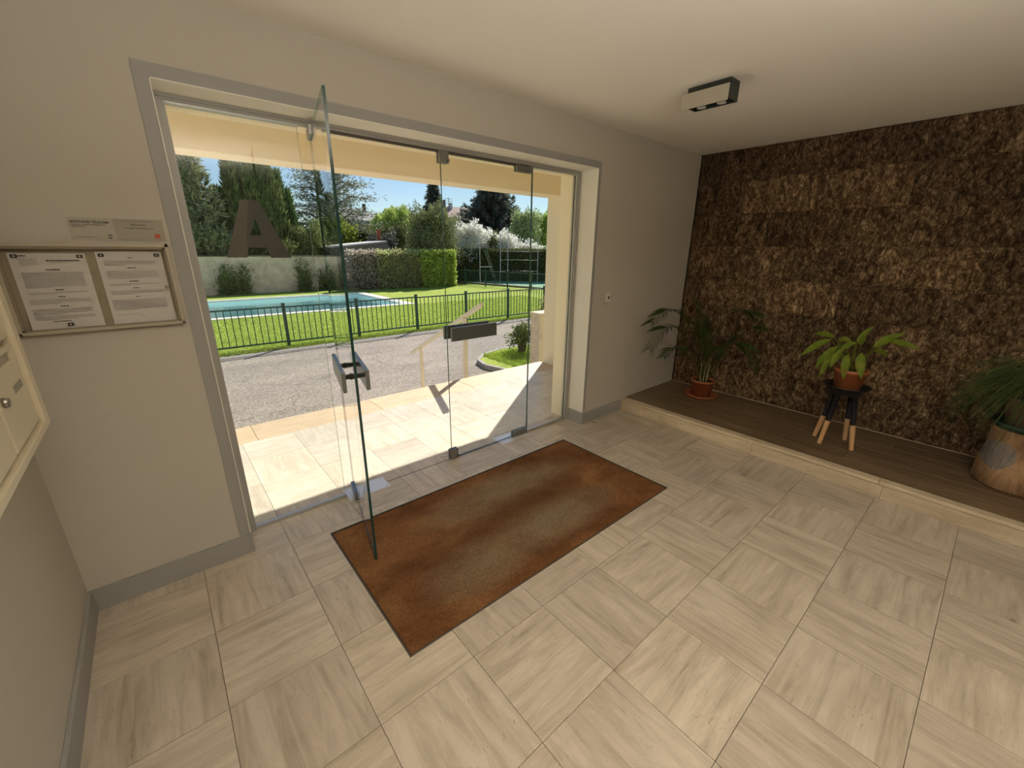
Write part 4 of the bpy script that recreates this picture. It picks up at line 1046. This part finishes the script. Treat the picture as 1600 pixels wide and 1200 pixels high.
# ------------------------------------------------------------------ mailboxes on the left wall
MBM = noisy('cream_enamel', (0.56, 0.49, 0.345), (0.58, 0.51, 0.36), 3, .38, 0.02, .001, 200)
MY = -0.633; MZ = 1.104; MD = 0.15
mb = empty('mailbox_bank', (XL, MY, MZ), label='cream metal bank of letterboxes on the wall beside the notice case', cat='mailboxes')
D_ = MD - XL
ncol, nrow = 5, 3; cw, ch = .277, .2355
TW = .05 + ncol * cw; TH = .022 * 2 + nrow * ch
b = B()
box(b, (0, -TW, 0), (D_ - .02, 0, TH))
box(b, (D_ - .021, -.046, 0), (D_ + .006, 0, TH), .002); box(b, (D_ - .021, -TW, 0), (D_ + .006, -TW + .02, TH), .002)
box(b, (D_ - .021, -TW + .02, 0), (D_ + .006, -.046, .020), .002); box(b, (D_ - .021, -TW + .02, TH - .02), (D_ + .006, -.046, TH), .002)
obj('housing', b, MBM, mb)
NAME_ = mat('name_card', (.26, .23, .18), .7); NAME2 = mat('name_card_dark', (.12, .08, .09), .6)
for c_ in range(ncol):
    for r in range(nrow):
        y1 = -.046 - c_ * cw; z0 = .021 + r * ch
        dr = empty('door', (0, 0, 0)); dr.parent = mb; dr.location = (D_ - .018, y1 - cw / 2, z0 + .008)
        w = cw / 2 - .006
        b = B(); box(b, (0, -w, .0), (.014, w, .179), .0015); box(b, (0, -w, .205), (.014, w, .218), .0015); box(b, (0, -w, .179), (.014, -w + .028, .205)); box(b, (0, w - .028, .179), (.014, w, .205))
        obj('door_panel', b, MBM, dr)
        bx('slot_opening', (-.006, -w + .02, .178), (.003, w - .02, .207), mat('slot_dark', (.02, .02, .018), .6), dr)
        b = B(); box(b, (.004, -w + .029, .180), (.006, w - .029, .198)); obj('slot_flap', b, noisy('flap_metal', (.36, .33, .25), (.40, .36, .28), 3, .35, 0, metal=.4), dr)
        bx('name_plate', (.014, .010, .109), (.0155, .095, .128), NAME_ if c_ != 1 else NAME2, dr)
        b = B(); lathe(b, [(.012, 0), (.012, .006), (.009, .012), (.004, .013)], 16); bmesh.ops.rotate(b, cent=(0, 0, 0), matrix=Matrix.Rotation(PI / 2, 3, 'Y'), verts=b.verts[:]); bmesh.ops.translate(b, vec=(.014, -w + .028, .118), verts=b.verts[:])
        obj('lock', b, LOCKM, dr)

# wall switch / contact plate right of the entrance
sk = empty('wall_socket', (3.595, 0, 1.183), label='small square white push button plate on the wall right of the entrance', cat='switch')
WP = mat('white_plastic', (.66, .62, .53), .4)
bx('cover_plate', (-.04, -.009, -.04), (.04, 0, .04), WP, sk, .003)
bx('insert', (-.022, -.012, -.024), (.022, -.009, .024), WP, sk, .001)
bx('button', (.0, -.0135, -.010), (.020, -.012, .014), mat('socket_hole', (.04, .035, .02), .5), sk)

# ------------------------------------------------------------------ ceiling lamp
lm = empty('ceiling_lamp', (3.10, -0.94, ZC), label='dark box ceiling lamp with a brushed metal front plate, switched off', cat='lamp')
DK = noisy('dark_lamp_metal', (0.035, 0.045, 0.038), (0.045, 0.055, 0.048), 4, .4, 0, metal=.4)
b = B(); box(b, (.045, -.125, -.025), (.155, .13, 0), .002); box(b, (.045, -.125, -.103), (.052, .13, -.025)); box(b, (.148, -.125, -.103), (.155, .13, -.025)); box(b, (.052, -.125, -.103), (.148, -.118, -.025)); box(b, (.052, .123, -.103), (.148, .13, -.025))
obj('housing', b, DK, lm)
b = B(); box(b, (-.004, -.142, -.125), (.0, .138, -.043), .0008); obj('front_plate', b, mat('brushed_plate', (.50, .47, .40), .45, .55), lm)
b = B(); box(b, (0, -.1, -.09), (.045, -.08, -.07)); box(b, (0, .08, -.09), (.045, .1, -.07)); obj('brackets', b, DK, lm)
for y in (-.06, .06):
    b = B(); tube(b, [(.1, y, -.105), (.1, y, -.03)], [.026, .02], 16); obj('bulb', b, mat('lamp_lens', (.75, .74, .7), .15), lm)

# ------------------------------------------------------------------ plants
TERRA = noisy('terracotta_plastic', (0.32, 0.10, 0.04), (0.36, 0.12, 0.05), 4, .45, 0.05, .001, 80)
SOIL = noisy('potting_soil', (0.02, 0.014, 0.01), (0.045, 0.03, 0.02), 30, .95, .8, .01, 60)
def pot_parts(p, rb, rt, h, m, rim=.012, soil=.86, z0=0.0):
    b = B(); lathe(b, [(rb * .9, z0), (rb, z0 + .004), (rt * .985, z0 + h - .028), (rt + .004, z0 + h - .028), (rt + .006, z0 + h), (rt - .006, z0 + h), (rt - .012, z0 + h * .8), (rb * .8, z0 + h * .5)], 44)
    obj('pot', b, m, p)
    b = B(); lathe(b, [(0.0001, z0 + h * soil + .006), (rt * .5, z0 + h * soil + .004), (rt - .008, z0 + h * soil)], 32); obj('soil', b, SOIL, p)
def saucer_parts(p, r, h, m, name='saucer'):
    b = B(); lathe(b, [(.0001, 0), (r * .86, 0), (r, h), (r - .007, h), (r * .84, .006), (.0001, .006)], 44); obj(name, b, m, p)

def frond(b, pts_, ll, n=26, wd=.011, lean=.6, mi=0, drop=.5, start=.25, ymax=None, xmax=9):
    """pinnate palm frond along a polyline"""
    pts_ = [Vector(p) for p in pts_]
    # Catmull sampling
    S = []
    for i in range(len(pts_) - 1):
        p0 = pts_[max(i - 1, 0)]; p1 = pts_[i]; p2 = pts_[i + 1]; p3 = pts_[min(i + 2, len(pts_) - 1)]
        for k in range(8):
            t = k / 8
            S.append(.5 * ((2 * p1) + (p2 - p0) * t + (2 * p0 - 5 * p1 + 4 * p2 - p3) * t * t + (3 * p1 - p0 - 3 * p2 + p3) * t ** 3))
    S.append(pts_[-1])
    tube(b, S, [.0042 * (1 - i / len(S)) + .001 for i in range(len(S))], 5, False)
    for k in range(n):
        f = start + (1 - start) * k / (n - 1); i = min(int(f * (len(S) - 1)), len(S) - 2)
        p = S[i].lerp(S[i + 1], f * (len(S) - 1) - i); t = (S[i + 1] - S[i]).normalized()
        sd_ = t.cross(Vector((0, 0, 1)))
        if sd_.length < .05: sd_ = Vector((1, 0, 0))
        sd_.normalize()
        for s in (-1, 1):
            l_ = ll * (.55 + .45 * math.sin(PI * min(1, (f - start) / (1 - start) * .9 + .12))) * (.85 + .3 * random.random())
            d = (t * lean + sd_ * s * (.75 + .2 * random.random()) + Vector((0, 0, .12))).normalized()
            m1 = p + d * l_ * .5; e = p + d * l_ + Vector((0, 0, -drop * l_ * .55))
            if ymax is not None: m1.y = min(m1.y, ymax); e.y = min(e.y, ymax); m1.x = min(m1.x, xmax); e.x = min(e.x, xmax)
            w_ = t * wd * .5
            q = [b.verts.new(v) for v in (p - w_ * .5, p + w_ * .5, m1 + w_, e, m1 - w_)]
            try: b.faces.new(q)
            except Exception: pass
PALM = leafmat('palm_leaf', (0.022, 0.042, 0.010), (0.045, 0.075, 0.016), (0.09, 0.12, 0.03), 6, .3)
PSTEM = noisy('palm_stem', (0.22, 0.22, 0.08), (0.34, 0.30, 0.14), 10, .6, 0)
c1 = Vector((4.71, -0.49, PZ + .001))
p1 = empty('potted_palm', tuple(c1), label='feathery palm in a terracotta pot on a saucer in the platform corner', cat='potted plant')
saucer_parts(p1, .168, .032, TERRA); pot_parts(p1, .088, .115, .178, TERRA, z0=.008)
def loc1(x, y, z): return (x - c1.x, y - c1.y, z - c1.z)
fr = [
 [(4.70, -.47, .27), (4.70, -.38, .62), (4.56, -.28, .94), (4.24, -.26, 1.05), (3.95, -.26, .96)],
 [(4.71, -.47, .27), (4.66, -.38, .56), (4.50, -.27, .82), (4.22, -.25, .87), (4.0, -.25, .70)],
 [(4.72, -.50, .27), (4.76, -.48, .65), (4.78, -.60, .98), (4.74, -.78, 1.05), (4.70, -.96, .93)],
 [(4.70, -.50, .27), (4.71, -.44, .60), (4.72, -.38, .90), (4.72, -.32, 1.06)],
 [(4.73, -.50, .27), (4.70, -.56, .55), (4.66, -.70, .74), (4.62, -.88, .72), (4.58, -1.02, .58)],
 [(4.69, -.49, .27), (4.62, -.46, .52), (4.50, -.40, .66), (4.38, -.36, .60)],
 [(4.71, -.52, .27), (4.80, -.62, .60), (4.84, -.74, .86), (4.84, -.90, .90)],
 [(4.70, -.48, .27), (4.62, -.52, .55), (4.54, -.62, .70), (4.46, -.72, .66)],
 [(4.70, -.46, .27), (4.62, -.36, .52), (4.46, -.27, .64), (4.28, -.25, .58)],
 [(4.72, -.48, .27), (4.78, -.36, .62), (4.80, -.28, .84), (4.78, -.24, .88)],
 [(4.72, -.49, .27), (4.76, -.47, .52), (4.80, -.42, .78), (4.82, -.36, .92)],
 [(4.70, -.50, .27), (4.66, -.52, .50), (4.60, -.52, .74), (4.54, -.50, .86)],
 [(4.73, -.50, .27), (4.76, -.56, .48), (4.76, -.64, .68), (4.74, -.72, .80)],
]
for k, pl_ in enumerate(fr):
    b = B(); frond(b, [loc1(*q) for q in pl_], .20 if k < 5 else .15, 44 if k < 5 else 30, .0075, 1.25, drop=.35, start=.34, ymax=-.03 - c1.y, xmax=4.95 - c1.x)
    obj('frond', b, PALM, p1)
b = B()
for k in range(7):
    a = k * .9; tube(b, [(.03 * math.cos(a), .03 * math.sin(a), .13), (.045 * math.cos(a), .045 * math.sin(a), .36)], [.006, .004], 6)
obj('stems', b, PSTEM, p1, kind='stuff')

# stool with a leafy plant
sc_ = Vector((4.45, -1.715, PZ + .001))
st = empty('plant_stool', tuple(sc_), label='black plant stool with dipped bare-wood feet on the platform', cat='stool')
BLK = mat('black_lacquer', (.012, .013, .015), .3); BEECH = noisy('bare_beech', (0.52, 0.30, 0.14), (0.60, 0.36, 0.18), 12, .5, 0.05, .001, 40)
b = B(); lathe(b, [(.0001, .418), (.098, .418), (.104, .43), (.112, .452), (.150, .485), (.153, .492), (.146, .492), (.108, .462), (.0001, .458)], 44); obj('tray_top', b, BLK, st)
for fx, fy in ((.032, .128), (-.108, .058), (.135, -.058), (-.058, -.142)):
    e = empty('leg', (0, 0, 0)); e.parent = st
    tx, ty = fx * .5, fy * .5; f = .47
    mx_, my_, mz_ = fx + (tx - fx) * f, fy + (ty - fy) * f, .42 * f
    b = B(); tube(b, [(mx_, my_, mz_), (tx, ty, .42)], [.0185, .0195], 14); obj('painted_section', b, BLK, e)
    b = B(); tube(b, [(fx, fy, 0), (mx_, my_, mz_)], [.0145, .0185], 14); obj('bare_foot', b, BEECH, e)
pp = Vector((4.45, -1.715, PZ + .001 + .459))
p2 = empty('potted_leafy_plant', tuple(pp), label='broad-leaved lime green plant in a terracotta pot on the black stool', cat='potted plant')
pot_parts(p2, .082, .104, .165, TERRA)
def vleaf():
    m = leafmat('lime_leaf', (0.10, 0.17, 0.015), (0.17, 0.24, 0.022), (0.28, 0.31, 0.05), 9, .3)
    return m
LIME = vleaf()
def broad_leaf(b, base, tip, w, bend=.03, up=(0, 0, 1)):
    base, tip = Vector(base), Vector(tip); t = tip - base; L_ = t.length; tn = t.normalized(); side = tn.cross(Vector(up))
    if side.length < .1: side = tn.cross(Vector((1, 0, 0)))
    side.normalize(); nrm = side.cross(tn).normalized()
    rows = []
    K = 10
    for i in range(K + 1):
        f = i / K; ww = w * (math.sin(PI * f ** .8) ** .85) * (1 - .15 * f) + .0006
        c = base + t * f + nrm * bend * math.sin(PI * f)
        rows.append([b.verts.new(c - side * ww / 2 + nrm * ww * .16), b.verts.new(c - side * ww / 4 + nrm * ww * .05), b.verts.new(c), b.verts.new(c + side * ww / 4 + nrm * ww * .05), b.verts.new(c + side * ww / 2 + nrm * ww * .16)])
    for a, c in zip(rows, rows[1:]):
        for k in range(4):
            f = b.faces.new((a[k], a[k + 1], c[k + 1], c[k])); f.smooth = True
lv = [((4.42, -1.545, .955), (4.36, -1.385, .79), .062), ((4.42, -1.60, .905), (4.38, -1.50, .715), .06), ((4.40, -1.60, .86), (4.36, -1.545, .66), .05),
      ((4.45, -1.59, .955), (4.42, -1.68, .955), .05), ((4.40, -1.68, .86), (4.34, -1.70, .675), .056), ((4.42, -1.75, .885), (4.36, -1.80, .70), .066),
      ((4.46, -1.80, .925), (4.50, -1.955, 1.06), .066), ((4.48, -1.88, .99), (4.48, -2.05, .955), .05), ((4.48, -1.70, .94), (4.52, -1.77, 1.08), .045),
      ((4.50, -1.55, .96), (4.55, -1.40, .96), .05), ((4.42, -1.64, .90), (4.34, -1.60, .74), .05), ((4.52, -1.72, .92), (4.64, -1.70, .99), .06),
      ((4.44, -1.70, .95), (4.40, -1.62, .87), .05), ((4.50, -1.64, .90), (4.58, -1.55, .82), .055), ((4.50, -1.80, .90), (4.60, -1.88, .85), .055)]
for bs, tp, w in lv:
    b = B()
    bl = Vector(bs) - pp; tl = Vector(tp) - pp
    broad_leaf(b, bl, tl, w, .018, (-.75, .1, .55))
    st0 = Vector((random.uniform(-.02, .02), random.uniform(-.02, .02), .135))
    tube(b, [st0, st0.lerp(bl, .55) + Vector((0, 0, .02)), bl], [.0035, .003, .002], 5, False)
    obj('leaf', b, LIME, p2)

# log stump with a pot
kc = Vector((4.62, -2.68, PZ + .001))
def logmat():
    m = mat('bare_log', (.3, .18, .09), .75)
    v = coords(m, 'Object', (1, 1, .35))
    g = noise(m, v, 9, 8, .65, 1.2)
    c = ramp(m, g, [(.3, (.12, .062, .03)), (.5, (.30, .175, .085)), (.7, (.46, .31, .17))])
    # a patch where grey bark is left
    sx = N(m, 'ShaderNodeSeparateXYZ'); L(m, coords(m, 'Object'), sx.inputs[0])
    a = math_(m, 'POWER', math_(m, 'DIVIDE', math_(m, 'SUBTRACT', sx.outputs[1], .115), .085), 2.0)
    b_ = math_(m, 'POWER', math_(m, 'DIVIDE', math_(m, 'SUBTRACT', sx.outputs[2], .22), .095), 2.0)
    d = math_(m, 'ADD', math_(m, 'ADD', a, b_), math_(m, 'MULTIPLY', noise(m, coords(m, 'Object'), 12, 5), .9))
    front = math_(m, 'LESS_THAN', sx.outputs[0], 0.0)
    k = math_(m, 'MULTIPLY', math_(m, 'LESS_THAN', d, 1.35), front)
    c = mixc(m, k, c, ramp(m, noise(m, v, 60, 4), [(.3, (.14, .115, .10)), (.7, (.24, .21, .185))]))
    L(m, c, BS(m).inputs['Base Color']); bump(m, g, .4, .01)
    return m
sp = empty('log_stump', tuple(kc), label='peeled log stump used as a plant stand on the platform', cat='stump')
b = B(); lathe(b, [(.19, 0), (.205, .012), (.198, .10), (.182, .22), (.172, .32), (.178, .385), (.170, .395), (.0001, .396)], 56, wob=lambda a, z: 1 + .035 * math.sin(3 * a + z * 5) + .02 * math.sin(7 * a + 1 + z * 9) + (.05 * math.sin(a * 2 + .4) * max(0, 1 - z / .2)))
obj('log', b, logmat(), sp)
gs = empty('plant_saucer', (4.62, -2.68, kc.z + .397), label='dark green plastic saucer on top of the log stump', cat='saucer')
saucer_parts(gs, .205, .04, mat('green_plastic', (.02, .055, .04), .35), 'dish')
p3 = empty('potted_grass_plant', (4.62, -2.685, kc.z + .397 + .0065), label='grassy arching plant in a weathered clay pot on the log stump', cat='potted plant')
pot_parts(p3, .135, .18, .20, noisy('weathered_clay', (0.24, 0.11, 0.065), (0.38, 0.25, 0.18), 7, .8, .2, .003, 40), rim=.02)
GRP = leafmat('grassy_leaf', (0.03, 0.05, 0.012), (0.06, 0.09, 0.024), (0.12, 0.15, 0.04), 5, .3)
bl = []
for k in range(150):
    b = None
V = []; F = []
def ribbon(pts_, w):
    i0 = len(V); n = len(pts_)
    for i, p in enumerate(pts_):
        p = Vector(p); t = (Vector(pts_[min(i + 1, n - 1)]) - Vector(pts_[max(i - 1, 0)])).normalized()
        s = t.cross(Vector((-.8, .4, .2))).normalized() * w * (1 - (i / (n - 1)) ** 2 * .85) / 2
        V.append(tuple(p - s)); V.append(tuple(p + s))
    for i in range(n - 1): F.append((i0 + 2 * i, i0 + 2 * i + 1, i0 + 2 * i + 3, i0 + 2 * i + 2))
for k in range(330):
    if k < 200: a = random.gauss(2.25, .55)
    else: a = random.random() * 2 * PI
    R = random.uniform(.18, .42); hgt = random.uniform(.16, .34); dn = random.uniform(.1, .42)
    if math.cos(a) > .3: R = min(R, .28)
    b0 = Vector((.05 * math.cos(a), .05 * math.sin(a), .16)); pts_ = []
    for i in range(9):
        f = i / 8; pts_.append((b0.x + math.cos(a) * R * f, b0.y + math.sin(a) * R * f, b0.z + hgt * math.sin(min(1, f * 1.5) * PI / 2) - dn * f ** 2.4))
    ribbon(pts_, .007)
me = fastmesh('blades', V, F, [GRP]); o = bpy.data.objects.new('blades', me); link(o, p3); o['kind'] = 'stuff'

bpy.context.view_layer.update()
